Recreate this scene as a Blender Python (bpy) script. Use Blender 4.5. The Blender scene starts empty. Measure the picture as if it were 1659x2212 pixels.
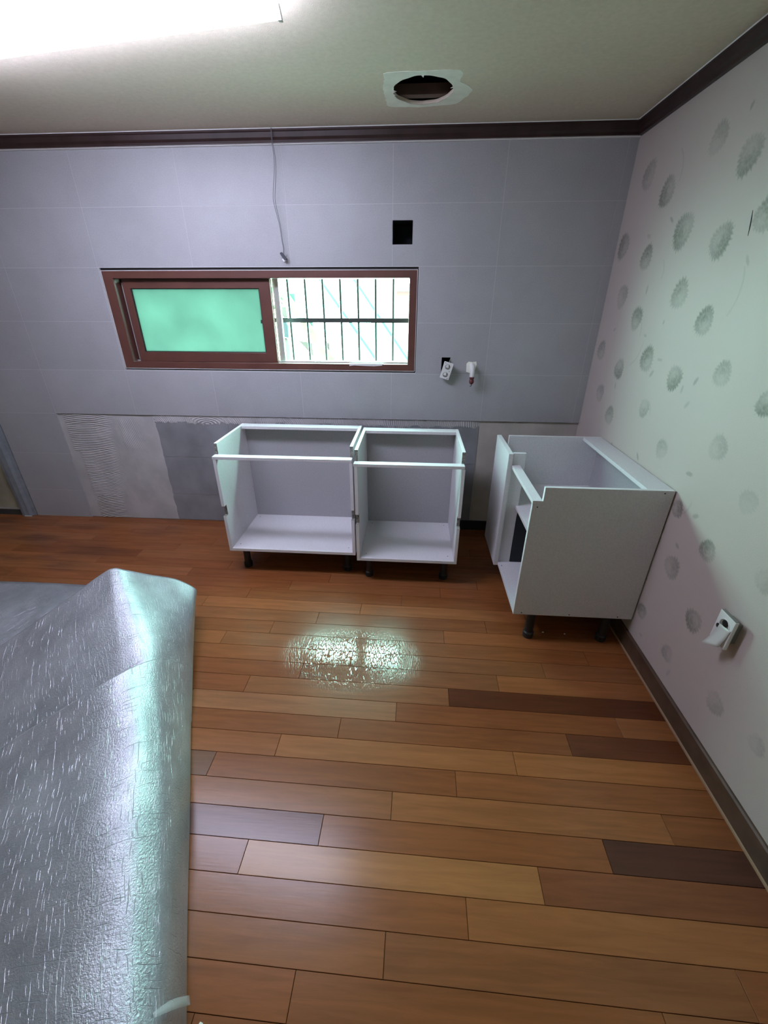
import bpy, bmesh, math, random
import numpy as np
from mathutils import Vector, Matrix, noise

random.seed(7)
S = bpy.context.scene
COL = S.collection
R = math.radians

# ---------------------------------------------------------------- camera, world, light, exposure
cam_data = bpy.data.cameras.new('camera')
cam = bpy.data.objects.new('camera', cam_data)
COL.objects.link(cam)
cam.location = (-1.1047, -2.8141, 1.5485)
cam.rotation_euler = (1.1041, -0.0013, 0.0682)
cam_data.sensor_fit = 'HORIZONTAL'
cam_data.sensor_width = 36.0
cam_data.lens = 36.0 * 900.48 / 1659.0
cam_data.clip_start = 0.02
S.camera = cam

world = bpy.data.worlds.new('world')
S.world = world
world.use_nodes = True
wn = world.node_tree.nodes
wn['Background'].inputs['Color'].default_value = (0.50, 1.0, 0.86, 1)
wn['Background'].inputs['Strength'].default_value = 70.0

LAMP_COLOR = (0.735, 0.745, 1.0, 1)
LAMP_STRENGTH = 36.0
LAMP_SIDE = 50.0

portal = bpy.data.lights.new('window_portal', 'AREA')
portal.shape = 'RECTANGLE'
portal.size, portal.size_y = 1.95, 0.6
portal.cycles.is_portal = True
po = bpy.data.objects.new('window_portal', portal)
COL.objects.link(po)
po.location = (-2.07, 0.30, 1.436)
po.rotation_euler = (R(-90), 0, 0)

S.view_settings.view_transform = 'Standard'
S.view_settings.look = 'None'
S.view_settings.exposure = 0.0
S.view_settings.gamma = 1.0
S.view_settings.use_curve_mapping = False
S.render.engine = 'CYCLES'
S.cycles.use_denoising = True
S.cycles.max_bounces = 10
S.cycles.diffuse_bounces = 6
S.cycles.glossy_bounces = 4
S.cycles.sample_clamp_indirect = 6.0
S.cycles.caustics_reflective = False
S.cycles.caustics_refractive = False

# ---------------------------------------------------------------- material helpers
def mat(name, color, rough=0.5, spec=0.5, metal=0.0, noise_scale=0, noise_amt=0.0, bump=0.0, bump_scale=80, coat=0.0):
    m = bpy.data.materials.new(name)
    m.use_nodes = True
    nt = m.node_tree
    b = nt.nodes['Principled BSDF']
    b.inputs['Base Color'].default_value = (*color, 1)
    b.inputs['Roughness'].default_value = rough
    b.inputs['Specular IOR Level'].default_value = spec
    b.inputs['Metallic'].default_value = metal
    b.inputs['Coat Weight'].default_value = coat
    tc = nt.nodes.new('ShaderNodeTexCoord')
    if noise_amt:
        n = nt.nodes.new('ShaderNodeTexNoise')
        n.inputs['Scale'].default_value = noise_scale
        n.inputs['Detail'].default_value = 6
        nt.links.new(tc.outputs['Object'], n.inputs['Vector'])
        r = nt.nodes.new('ShaderNodeMapRange')
        r.inputs['From Min'].default_value = 0.3
        r.inputs['From Max'].default_value = 0.7
        r.inputs['To Min'].default_value = 1 - noise_amt
        r.inputs['To Max'].default_value = 1 + noise_amt
        nt.links.new(n.outputs['Fac'], r.inputs['Value'])
        mx = nt.nodes.new('ShaderNodeMix')
        mx.data_type = 'RGBA'
        mx.blend_type = 'MULTIPLY'
        mx.inputs[0].default_value = 1
        mx.inputs[6].default_value = (*color, 1)
        nt.links.new(r.outputs['Result'], mx.inputs[7])
        nt.links.new(mx.outputs[2], b.inputs['Base Color'])
    if bump:
        n2 = nt.nodes.new('ShaderNodeTexNoise')
        n2.inputs['Scale'].default_value = bump_scale
        n2.inputs['Detail'].default_value = 4
        nt.links.new(tc.outputs['Object'], n2.inputs['Vector'])
        bp = nt.nodes.new('ShaderNodeBump')
        bp.inputs['Strength'].default_value = bump
        bp.inputs['Distance'].default_value = 0.004
        nt.links.new(n2.outputs['Fac'], bp.inputs['Height'])
        nt.links.new(bp.outputs['Normal'], b.inputs['Normal'])
    return m

def emit(name, color, strength):
    m = bpy.data.materials.new(name)
    m.use_nodes = True
    nt = m.node_tree
    nt.nodes.remove(nt.nodes['Principled BSDF'])
    e = nt.nodes.new('ShaderNodeEmission')
    e.inputs['Color'].default_value = color
    e.inputs['Strength'].default_value = strength
    nt.links.new(e.outputs[0], nt.nodes['Material Output'].inputs['Surface'])
    return m

def lk(nt, a, b):
    nt.links.new(a, b)

def wood_floor_mat():
    m = mat('floor_wood', (0.3, 0.13, 0.05), rough=0.22, spec=0.32)
    nt = m.node_tree
    b = nt.nodes['Principled BSDF']
    tc = nt.nodes.new('ShaderNodeTexCoord')
    oi = nt.nodes.new('ShaderNodeObjectInfo')
    add = nt.nodes.new('ShaderNodeVectorMath'); add.operation = 'MULTIPLY_ADD'
    cmb = nt.nodes.new('ShaderNodeCombineXYZ')
    mul = nt.nodes.new('ShaderNodeMath'); mul.operation = 'MULTIPLY'; mul.inputs[1].default_value = 37
    lk(nt, oi.outputs['Random'], mul.inputs[0])
    for i in range(3):
        lk(nt, mul.outputs[0], cmb.inputs[i])
    add.inputs[1].default_value = (2.2, 26, 26)
    lk(nt, tc.outputs['Object'], add.inputs[0])
    lk(nt, cmb.outputs[0], add.inputs[2])
    n = nt.nodes.new('ShaderNodeTexNoise')
    n.inputs['Scale'].default_value = 1.6; n.inputs['Detail'].default_value = 7; n.inputs['Roughness'].default_value = 0.6
    n.inputs['Distortion'].default_value = 0.6
    lk(nt, add.outputs[0], n.inputs['Vector'])
    mr = nt.nodes.new('ShaderNodeMapRange')
    mr.inputs['From Min'].default_value = 0.3; mr.inputs['From Max'].default_value = 0.72
    mr.inputs['To Min'].default_value = 0.80; mr.inputs['To Max'].default_value = 1.14
    lk(nt, n.outputs['Fac'], mr.inputs['Value'])
    mx = nt.nodes.new('ShaderNodeMix'); mx.data_type = 'RGBA'; mx.blend_type = 'MULTIPLY'; mx.inputs[0].default_value = 1
    lk(nt, oi.outputs['Color'], mx.inputs[6]); lk(nt, mr.outputs[0], mx.inputs[7])
    # darker water stains left of the cabinets
    geo = nt.nodes.new('ShaderNodeNewGeometry')
    n3 = nt.nodes.new('ShaderNodeTexNoise'); n3.inputs['Scale'].default_value = 1.0; n3.inputs['Detail'].default_value = 3
    mp = nt.nodes.new('ShaderNodeMapping'); mp.inputs['Scale'].default_value = (1.6, 7, 1)
    lk(nt, geo.outputs['Position'], mp.inputs['Vector']); lk(nt, mp.outputs[0], n3.inputs['Vector'])
    sx = nt.nodes.new('ShaderNodeSeparateXYZ'); lk(nt, geo.outputs['Position'], sx.inputs[0])
    m1 = nt.nodes.new('ShaderNodeMapRange'); m1.inputs['From Min'].default_value = -2.3; m1.inputs['From Max'].default_value = -3.9
    lk(nt, sx.outputs['X'], m1.inputs['Value'])
    m2 = nt.nodes.new('ShaderNodeMapRange'); m2.inputs['From Min'].default_value = 0.47; m2.inputs['From Max'].default_value = 0.68
    lk(nt, n3.outputs['Fac'], m2.inputs['Value'])
    mm = nt.nodes.new('ShaderNodeMath'); mm.operation = 'MULTIPLY'; lk(nt, m1.outputs[0], mm.inputs[0]); lk(nt, m2.outputs[0], mm.inputs[1])
    mm2 = nt.nodes.new('ShaderNodeMath'); mm2.operation = 'MULTIPLY'; mm2.inputs[1].default_value = 0.7; lk(nt, mm.outputs[0], mm2.inputs[0])
    mx2 = nt.nodes.new('ShaderNodeMix'); mx2.data_type = 'RGBA'; mx2.inputs[7].default_value = (0.05, 0.025, 0.015, 1)
    lk(nt, mm2.outputs[0], mx2.inputs[0]); lk(nt, mx.outputs[2], mx2.inputs[6])
    lk(nt, mx2.outputs[2], b.inputs['Base Color'])
    # worn crackle in front of the sink: fine cross cracks in the varnish
    mp2 = nt.nodes.new('ShaderNodeMapping'); mp2.inputs['Scale'].default_value = (130, 34, 1)
    lk(nt, geo.outputs['Position'], mp2.inputs['Vector'])
    vo = nt.nodes.new('ShaderNodeTexVoronoi'); vo.feature = 'DISTANCE_TO_EDGE'; vo.inputs['Scale'].default_value = 1.0
    lk(nt, mp2.outputs[0], vo.inputs['Vector'])
    vr = nt.nodes.new('ShaderNodeMapRange'); vr.inputs['From Min'].default_value = 0.0; vr.inputs['From Max'].default_value = 0.12
    lk(nt, vo.outputs['Distance'], vr.inputs['Value'])
    ds = nt.nodes.new('ShaderNodeVectorMath'); ds.operation = 'DISTANCE'
    ms = nt.nodes.new('ShaderNodeVectorMath'); ms.operation = 'MULTIPLY'; ms.inputs[1].default_value = (1, 1.7, 0)
    lk(nt, geo.outputs['Position'], ms.inputs[0]); lk(nt, ms.outputs[0], ds.inputs[0]); ds.inputs[1].default_value = (-1.38, -1.33 * 1.7, 0)
    dr = nt.nodes.new('ShaderNodeMapRange'); dr.inputs['From Min'].default_value = 0.40; dr.inputs['From Max'].default_value = 0.17
    lk(nt, ds.outputs['Value'], dr.inputs['Value'])
    # fine bump
    n2 = nt.nodes.new('ShaderNodeTexNoise'); n2.inputs['Scale'].default_value = 6
    lk(nt, add.outputs[0], n2.inputs['Vector'])
    bp = nt.nodes.new('ShaderNodeBump'); bp.inputs['Strength'].default_value = 0.06; bp.inputs['Distance'].default_value = 0.002
    lk(nt, n2.outputs['Fac'], bp.inputs['Height'])
    bp2 = nt.nodes.new('ShaderNodeBump'); bp2.inputs['Distance'].default_value = 0.0012
    k = nt.nodes.new('ShaderNodeMath'); k.operation = 'MULTIPLY'; k.inputs[1].default_value = 0.45; lk(nt, dr.outputs[0], k.inputs[0])
    lk(nt, k.outputs[0], bp2.inputs['Strength']); lk(nt, vr.outputs[0], bp2.inputs['Height']); lk(nt, bp.outputs[0], bp2.inputs['Normal'])
    lk(nt, bp2.outputs[0], b.inputs['Normal'])
    rr = nt.nodes.new('ShaderNodeMapRange'); rr.inputs['To Min'].default_value = 0.24; rr.inputs['To Max'].default_value = 0.10
    lk(nt, dr.outputs[0], rr.inputs['Value']); lk(nt, rr.outputs[0], b.inputs['Roughness'])
    rs_ = nt.nodes.new('ShaderNodeMapRange'); rs_.inputs['To Min'].default_value = 0.30; rs_.inputs['To Max'].default_value = 0.75
    lk(nt, dr.outputs[0], rs_.inputs['Value']); lk(nt, rs_.outputs[0], b.inputs['Specular IOR Level'])
    return m

def tile_mat():
    m = mat('wall_tile', (0.4, 0.4, 0.41), rough=0.42, spec=0.4)
    nt = m.node_tree; b = nt.nodes['Principled BSDF']
    tc = nt.nodes.new('ShaderNodeTexCoord'); oi = nt.nodes.new('ShaderNodeObjectInfo')
    geo = nt.nodes.new('ShaderNodeNewGeometry')
    n = nt.nodes.new('ShaderNodeTexNoise'); n.inputs['Scale'].default_value = 3.2; n.inputs['Detail'].default_value = 9; n.inputs['Roughness'].default_value = 0.65
    lk(nt, geo.outputs['Position'], n.inputs['Vector'])
    mr = nt.nodes.new('ShaderNodeMapRange'); mr.inputs['From Min'].default_value = 0.3; mr.inputs['From Max'].default_value = 0.7
    mr.inputs['To Min'].default_value = 0.93; mr.inputs['To Max'].default_value = 1.06
    lk(nt, n.outputs['Fac'], mr.inputs['Value'])
    n2 = nt.nodes.new('ShaderNodeTexNoise'); n2.inputs['Scale'].default_value = 190; n2.inputs['Detail'].default_value = 2
    lk(nt, geo.outputs['Position'], n2.inputs['Vector'])
    mr2 = nt.nodes.new('ShaderNodeMapRange'); mr2.inputs['From Min'].default_value = 0.3; mr2.inputs['From Max'].default_value = 0.7
    mr2.inputs['To Min'].default_value = 0.93; mr2.inputs['To Max'].default_value = 1.06
    lk(nt, n2.outputs['Fac'], mr2.inputs['Value'])
    mu = nt.nodes.new('ShaderNodeMath'); mu.operation = 'MULTIPLY'; lk(nt, mr.outputs[0], mu.inputs[0]); lk(nt, mr2.outputs[0], mu.inputs[1])
    mx = nt.nodes.new('ShaderNodeMix'); mx.data_type = 'RGBA'; mx.blend_type = 'MULTIPLY'; mx.inputs[0].default_value = 1
    lk(nt, oi.outputs['Color'], mx.inputs[6]); lk(nt, mu.outputs[0], mx.inputs[7]); lk(nt, mx.outputs[2], b.inputs['Base Color'])
    return m

def attr_mat(name, attr, rough, bump):
    m = mat(name, (0.6, 0.6, 0.6), rough=rough, spec=0.25, bump=bump, bump_scale=260)
    nt = m.node_tree; b = nt.nodes['Principled BSDF']
    a = nt.nodes.new('ShaderNodeAttribute'); a.attribute_name = attr
    lk(nt, a.outputs['Color'], b.inputs['Base Color'])
    return m

def vinyl_mat():
    """silvery printed foam mat: fine emboss, long lengthwise creases and some cross creases (UV = metres along / across)"""
    m = mat('mat_film', (0.33, 0.34, 0.37), rough=0.31, spec=0.9, metal=0.5)
    nt = m.node_tree; b = nt.nodes['Principled BSDF']
    uv = nt.nodes.new('ShaderNodeUVMap'); uv.uv_map = 'UVMap'
    def stretched(rot, sx, sy, dist=1.5, detail=2):
        mp = nt.nodes.new('ShaderNodeMapping'); mp.inputs['Rotation'].default_value = (0, 0, R(rot)); mp.inputs['Scale'].default_value = (sx, sy, 1)
        lk(nt, uv.outputs[0], mp.inputs['Vector'])
        v = nt.nodes.new('ShaderNodeTexNoise'); v.inputs['Scale'].default_value = 1; v.inputs['Detail'].default_value = detail
        v.inputs['Distortion'].default_value = dist
        lk(nt, mp.outputs[0], v.inputs['Vector'])
        return v
    def ridge(src, w):
        s = nt.nodes.new('ShaderNodeMath'); s.operation = 'SUBTRACT'; s.inputs[1].default_value = 0.5; lk(nt, src, s.inputs[0])
        ab = nt.nodes.new('ShaderNodeMath'); ab.operation = 'ABSOLUTE'; lk(nt, s.outputs[0], ab.inputs[0])
        mr = nt.nodes.new('ShaderNodeMapRange'); mr.inputs['From Min'].default_value = 0; mr.inputs['From Max'].default_value = w
        mr.inputs['To Min'].default_value = 1; mr.inputs['To Max'].default_value = 0
        lk(nt, ab.outputs[0], mr.inputs['Value'])
        return mr.outputs[0]
    def mask(scale, lo, hi, off):
        mp = nt.nodes.new('ShaderNodeMapping'); mp.inputs['Location'].default_value = (off, off, 0)
        lk(nt, uv.outputs[0], mp.inputs['Vector'])
        n = nt.nodes.new('ShaderNodeTexNoise'); n.inputs['Scale'].default_value = scale; n.inputs['Detail'].default_value = 3
        lk(nt, mp.outputs[0], n.inputs['Vector'])
        mr = nt.nodes.new('ShaderNodeMapRange'); mr.inputs['From Min'].default_value = lo; mr.inputs['From Max'].default_value = hi
        lk(nt, n.outputs['Fac'], mr.inputs['Value'])
        return mr.outputs[0]
    def mul(a, c):
        n = nt.nodes.new('ShaderNodeMath'); n.operation = 'MULTIPLY'; lk(nt, a, n.inputs[0])
        if isinstance(c, float): n.inputs[1].default_value = c
        else: lk(nt, c, n.inputs[1])
        return n.outputs[0]
    def add(a, c):
        n = nt.nodes.new('ShaderNodeMath'); n.operation = 'ADD'; lk(nt, a, n.inputs[0]); lk(nt, c, n.inputs[1]); return n.outputs[0]
    sp_ = nt.nodes.new('ShaderNodeSeparateXYZ'); lk(nt, uv.outputs[0], sp_.inputs[0])
    def M_(op, a, c=None):
        q = nt.nodes.new('ShaderNodeMath'); q.operation = op
        for i, v in enumerate((a, c)):
            if v is None: continue
            if isinstance(v, (int, float)): q.inputs[i].default_value = v
            else: lk(nt, v, q.inputs[i])
        return q.outputs[0]
    def creases(along, across, lean, freq, width, wob, run, lo, hi, seed):
        # parallel creases: one per strip, broken into dashes
        wv = nt.nodes.new('ShaderNodeTexNoise'); wv.inputs['Scale'].default_value = 16; wv.inputs['Detail'].default_value = 3
        lk(nt, uv.outputs[0], wv.inputs['Vector'])
        c = M_('ADD', M_('ADD', across, M_('MULTIPLY', along, lean)), M_('MULTIPLY', M_('SUBTRACT', wv.outputs['Fac'], .5), wob))
        c = M_('MULTIPLY', c, freq)
        idn = M_('FLOOR', c); fr = M_('ABSOLUTE', M_('SUBTRACT', M_('SUBTRACT', c, idn), .5))
        mr = nt.nodes.new('ShaderNodeMapRange'); mr.inputs['From Min'].default_value = 0; mr.inputs['From Max'].default_value = width
        mr.inputs['To Min'].default_value = 1; mr.inputs['To Max'].default_value = 0
        lk(nt, fr, mr.inputs['Value'])
        cx = nt.nodes.new('ShaderNodeCombineXYZ'); lk(nt, M_('MULTIPLY', idn, 7.31), cx.inputs[0]); lk(nt, M_('MULTIPLY', along, run), cx.inputs[1]); cx.inputs[2].default_value = seed
        gt = nt.nodes.new('ShaderNodeTexNoise'); gt.inputs['Scale'].default_value = 1; gt.inputs['Detail'].default_value = 1
        lk(nt, cx.outputs[0], gt.inputs['Vector'])
        g2 = nt.nodes.new('ShaderNodeMapRange'); g2.inputs['From Min'].default_value = lo; g2.inputs['From Max'].default_value = hi
        lk(nt, gt.outputs['Fac'], g2.inputs['Value'])
        return mul(mr.outputs[0], g2.outputs[0])
    U_, V_ = sp_.outputs[0], sp_.outputs[1]
    long_a = creases(U_, V_, .12, 66, .055, .016, 15, .53, .61, 1.0)
    long_b = creases(U_, V_, .20, 100, .075, .014, 22, .55, .62, 5.0)
    long_c = M_('MAXIMUM', long_a, M_('MULTIPLY', long_b, .7))
    cross_c = creases(V_, U_, .15, 70, .06, .024, 12, .55, .63, 9.0)
    n = nt.nodes.new('ShaderNodeTexNoise'); n.inputs['Scale'].default_value = 170; n.inputs['Detail'].default_value = 4; n.inputs['Roughness'].default_value = 0.6
    lk(nt, uv.outputs[0], n.inputs['Vector'])
    h = add(mul(n.outputs['Fac'], 1.05), add(mul(long_c, 0.6), mul(cross_c, -0.4)))
    bp = nt.nodes.new('ShaderNodeBump'); bp.inputs['Strength'].default_value = 0.6; bp.inputs['Distance'].default_value = 0.003
    lk(nt, h, bp.inputs['Height']); lk(nt, bp.outputs[0], b.inputs['Normal'])
    # colour: cloudy wear, pale crease lines
    c1 = nt.nodes.new('ShaderNodeTexNoise'); c1.inputs['Scale'].default_value = 5; c1.inputs['Detail'].default_value = 8; c1.inputs['Roughness'].default_value = 0.7
    lk(nt, uv.outputs[0], c1.inputs['Vector'])
    cr = nt.nodes.new('ShaderNodeValToRGB')
    cr.color_ramp.elements[0].position = 0.3; cr.color_ramp.elements[0].color = (0.30, 0.315, 0.345, 1)
    cr.color_ramp.elements[1].position = 0.72; cr.color_ramp.elements[1].color = (0.55, 0.57, 0.61, 1)
    lk(nt, c1.outputs['Fac'], cr.inputs[0])
    mx = nt.nodes.new('ShaderNodeMix'); mx.data_type = 'RGBA'; mx.inputs[7].default_value = (0.75, 0.76, 0.78, 1)
    lk(nt, mul(long_c, 0.7), mx.inputs[0]); lk(nt, cr.outputs[0], mx.inputs[6])
    mx2 = nt.nodes.new('ShaderNodeMix'); mx2.data_type = 'RGBA'; mx2.inputs[7].default_value = (0.12, 0.125, 0.14, 1)
    lk(nt, mul(cross_c, 0.6), mx2.inputs[0]); lk(nt, mx.outputs[2], mx2.inputs[6])
    lk(nt, mx2.outputs[2], b.inputs['Base Color'])
    return m

def frosted_mat():
    m = bpy.data.materials.new('frosted_glass'); m.use_nodes = True
    nt = m.node_tree; nt.nodes.remove(nt.nodes['Principled BSDF'])
    t = nt.nodes.new('ShaderNodeBsdfTranslucent'); t.inputs['Color'].default_value = (0.155, 0.28, 0.225, 1)
    g = nt.nodes.new('ShaderNodeBsdfGlossy'); g.inputs['Roughness'].default_value = 0.18; g.inputs['Color'].default_value = (1, 1, 1, 1)
    mx = nt.nodes.new('ShaderNodeMixShader'); mx.inputs[0].default_value = 0.06
    tc = nt.nodes.new('ShaderNodeTexCoord')
    n = nt.nodes.new('ShaderNodeTexNoise'); n.inputs['Scale'].default_value = 4; n.inputs['Detail'].default_value = 5
    lk(nt, tc.outputs['Object'], n.inputs['Vector'])
    cr = nt.nodes.new('ShaderNodeValToRGB')
    cr.color_ramp.elements[0].position = 0.3; cr.color_ramp.elements[0].color = (0.128, 0.160, 0.148, 1)
    cr.color_ramp.elements[1].position = 0.7; cr.color_ramp.elements[1].color = (0.150, 0.190, 0.174, 1)
    lk(nt, n.outputs['Fac'], cr.inputs[0]); lk(nt, cr.outputs[0], t.inputs['Color'])
    lk(nt, t.outputs[0], mx.inputs[1]); lk(nt, g.outputs[0], mx.inputs[2])
    lk(nt, mx.outputs[0], nt.nodes['Material Output'].inputs['Surface'])
    return m

def clear_film_mat():
    m = mat('clear_film', (0.8, 0.85, 0.85), rough=0.12, spec=0.8)
    b = m.node_tree.nodes['Principled BSDF']; b.inputs['Alpha'].default_value = 0.3
    return m

M = dict(
    plank=wood_floor_mat(), tile=tile_mat(), wallpaper=attr_mat('wallpaper', 'Col', 0.65, 0.12), mat_film=vinyl_mat(), frosted=frosted_mat(),
    clear=clear_film_mat(),
    subfloor=mat('subfloor', (0.04, 0.022, 0.012), rough=0.8),
    grout=mat('grout', (0.50, 0.50, 0.505), rough=0.8),
    plaster=mat('bare_plaster', (0.44, 0.41, 0.37), rough=0.85, noise_scale=5, noise_amt=0.18, bump=0.3, bump_scale=60),
    adhesive=mat('tile_adhesive', (0.44, 0.43, 0.425), rough=0.75, noise_scale=7, noise_amt=0.12, bump=0.15, bump_scale=90),
    old_tile=mat('old_tile', (0.23, 0.235, 0.25), rough=0.45, noise_scale=5, noise_amt=0.22),
    ceiling=mat('ceiling_paper', (0.67, 0.585, 0.465), rough=0.75, noise_scale=60, noise_amt=0.05, bump=0.15, bump_scale=300),
    torn=mat('torn_backing', (0.86, 0.88, 0.77), rough=0.9, noise_scale=20, noise_amt=0.06),
    plain_wall=mat('plain_wall', (0.74, 0.70, 0.65), rough=0.8, noise_scale=3, noise_amt=0.06),
    crown=mat('crown_wood', (0.034, 0.018, 0.016), rough=0.38, spec=0.3, noise_scale=12, noise_amt=0.25),
    base=mat('baseboard_wood', (0.085, 0.05, 0.032), rough=0.4, spec=0.4, noise_scale=14, noise_amt=0.3),
    base_edge=mat('baseboard_edge', (0.30, 0.19, 0.11), rough=0.45),
    caulk=mat('caulk', (0.72, 0.72, 0.70), rough=0.6),
    frame=mat('window_brown', (0.105, 0.040, 0.030), rough=0.38, spec=0.45, noise_scale=9, noise_amt=0.12),
    frame_dark=mat('window_gap', (0.015, 0.012, 0.012), rough=0.6),
    alu=mat('aluminium', (0.55, 0.57, 0.57), rough=0.35, metal=0.6),
    bar=mat('grille_bar', (0.035, 0.038, 0.038), rough=0.45, metal=0.3),
    white_pl=mat('white_plastic', (0.72, 0.72, 0.70), rough=0.35),
    grey_pl=mat('grey_plastic', (0.20, 0.195, 0.18), rough=0.5),
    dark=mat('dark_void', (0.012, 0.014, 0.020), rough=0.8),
    black=mat('black_plastic', (0.012, 0.012, 0.013), rough=0.45),
    navy=mat('connector_black', (0.03, 0.035, 0.05), rough=0.4),
    wire=mat('wire_grey', (0.09, 0.09, 0.10), rough=0.5),
    joist=mat('joist_wood', (0.10, 0.055, 0.045), rough=0.8, noise_scale=20, noise_amt=0.2),
    back_board=mat('back_board', (0.36, 0.35, 0.37), rough=0.5, spec=0.3, noise_scale=140, noise_amt=0.07),
    board=mat('melamine', (0.63, 0.615, 0.635), rough=0.42, spec=0.4, noise_scale=140, noise_amt=0.07),
    band=mat('edge_band', (0.70, 0.70, 0.71), rough=0.4),
    chip=mat('raw_chipboard', (0.20, 0.185, 0.165), rough=0.9, noise_scale=120, noise_amt=0.6),
    screw=mat('screw_dark', (0.02, 0.018, 0.018), rough=0.5, metal=0.5),
    cap=mat('red_cap', (0.11, 0.022, 0.022), rough=0.35),
    casing=mat('door_casing', (0.24, 0.27, 0.30), rough=0.35, metal=0.3, noise_scale=20, noise_amt=0.12),
    door_frame=mat('door_dark', (0.035, 0.04, 0.04), rough=0.4),
    door_glass=mat('door_pane', (0.30, 0.28, 0.20), rough=0.5, noise_scale=6, noise_amt=0.2, bump=0.3, bump_scale=120),
    lamp=emit('lamp_diffuser', LAMP_COLOR, LAMP_STRENGTH), lamp_side=emit('lamp_diffuser_side', LAMP_COLOR, LAMP_SIDE),
    lamp_body=mat('lamp_body', (0.75, 0.75, 0.76), rough=0.4),
    out_wall=mat('outside_render', (0.20, 0.20, 0.195), rough=0.9, noise_scale=4, noise_amt=0.04),
    out_ground=mat('outside_ground', (0.40, 0.40, 0.39), rough=0.9, noise_scale=4, noise_amt=0.1),
    out_pink=mat('outside_brick', (0.055, 0.014, 0.014), rough=0.9),
    out_green=mat('outside_green', (0.006, 0.025, 0.018), rough=0.5),
    out_tan=mat('outside_tan', (0.045, 0.022, 0.014), rough=0.8, noise_scale=6, noise_amt=0.4),
    out_grey=mat('outside_grey', (0.022, 0.010, 0.009), rough=0.8),
    out_blue=mat('outside_blue', (0.0008, 0.0022, 0.0075), rough=0.4),
    out_leaf=mat('outside_leaf', (0.016, 0.022, 0.006), rough=0.7),
)

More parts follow.
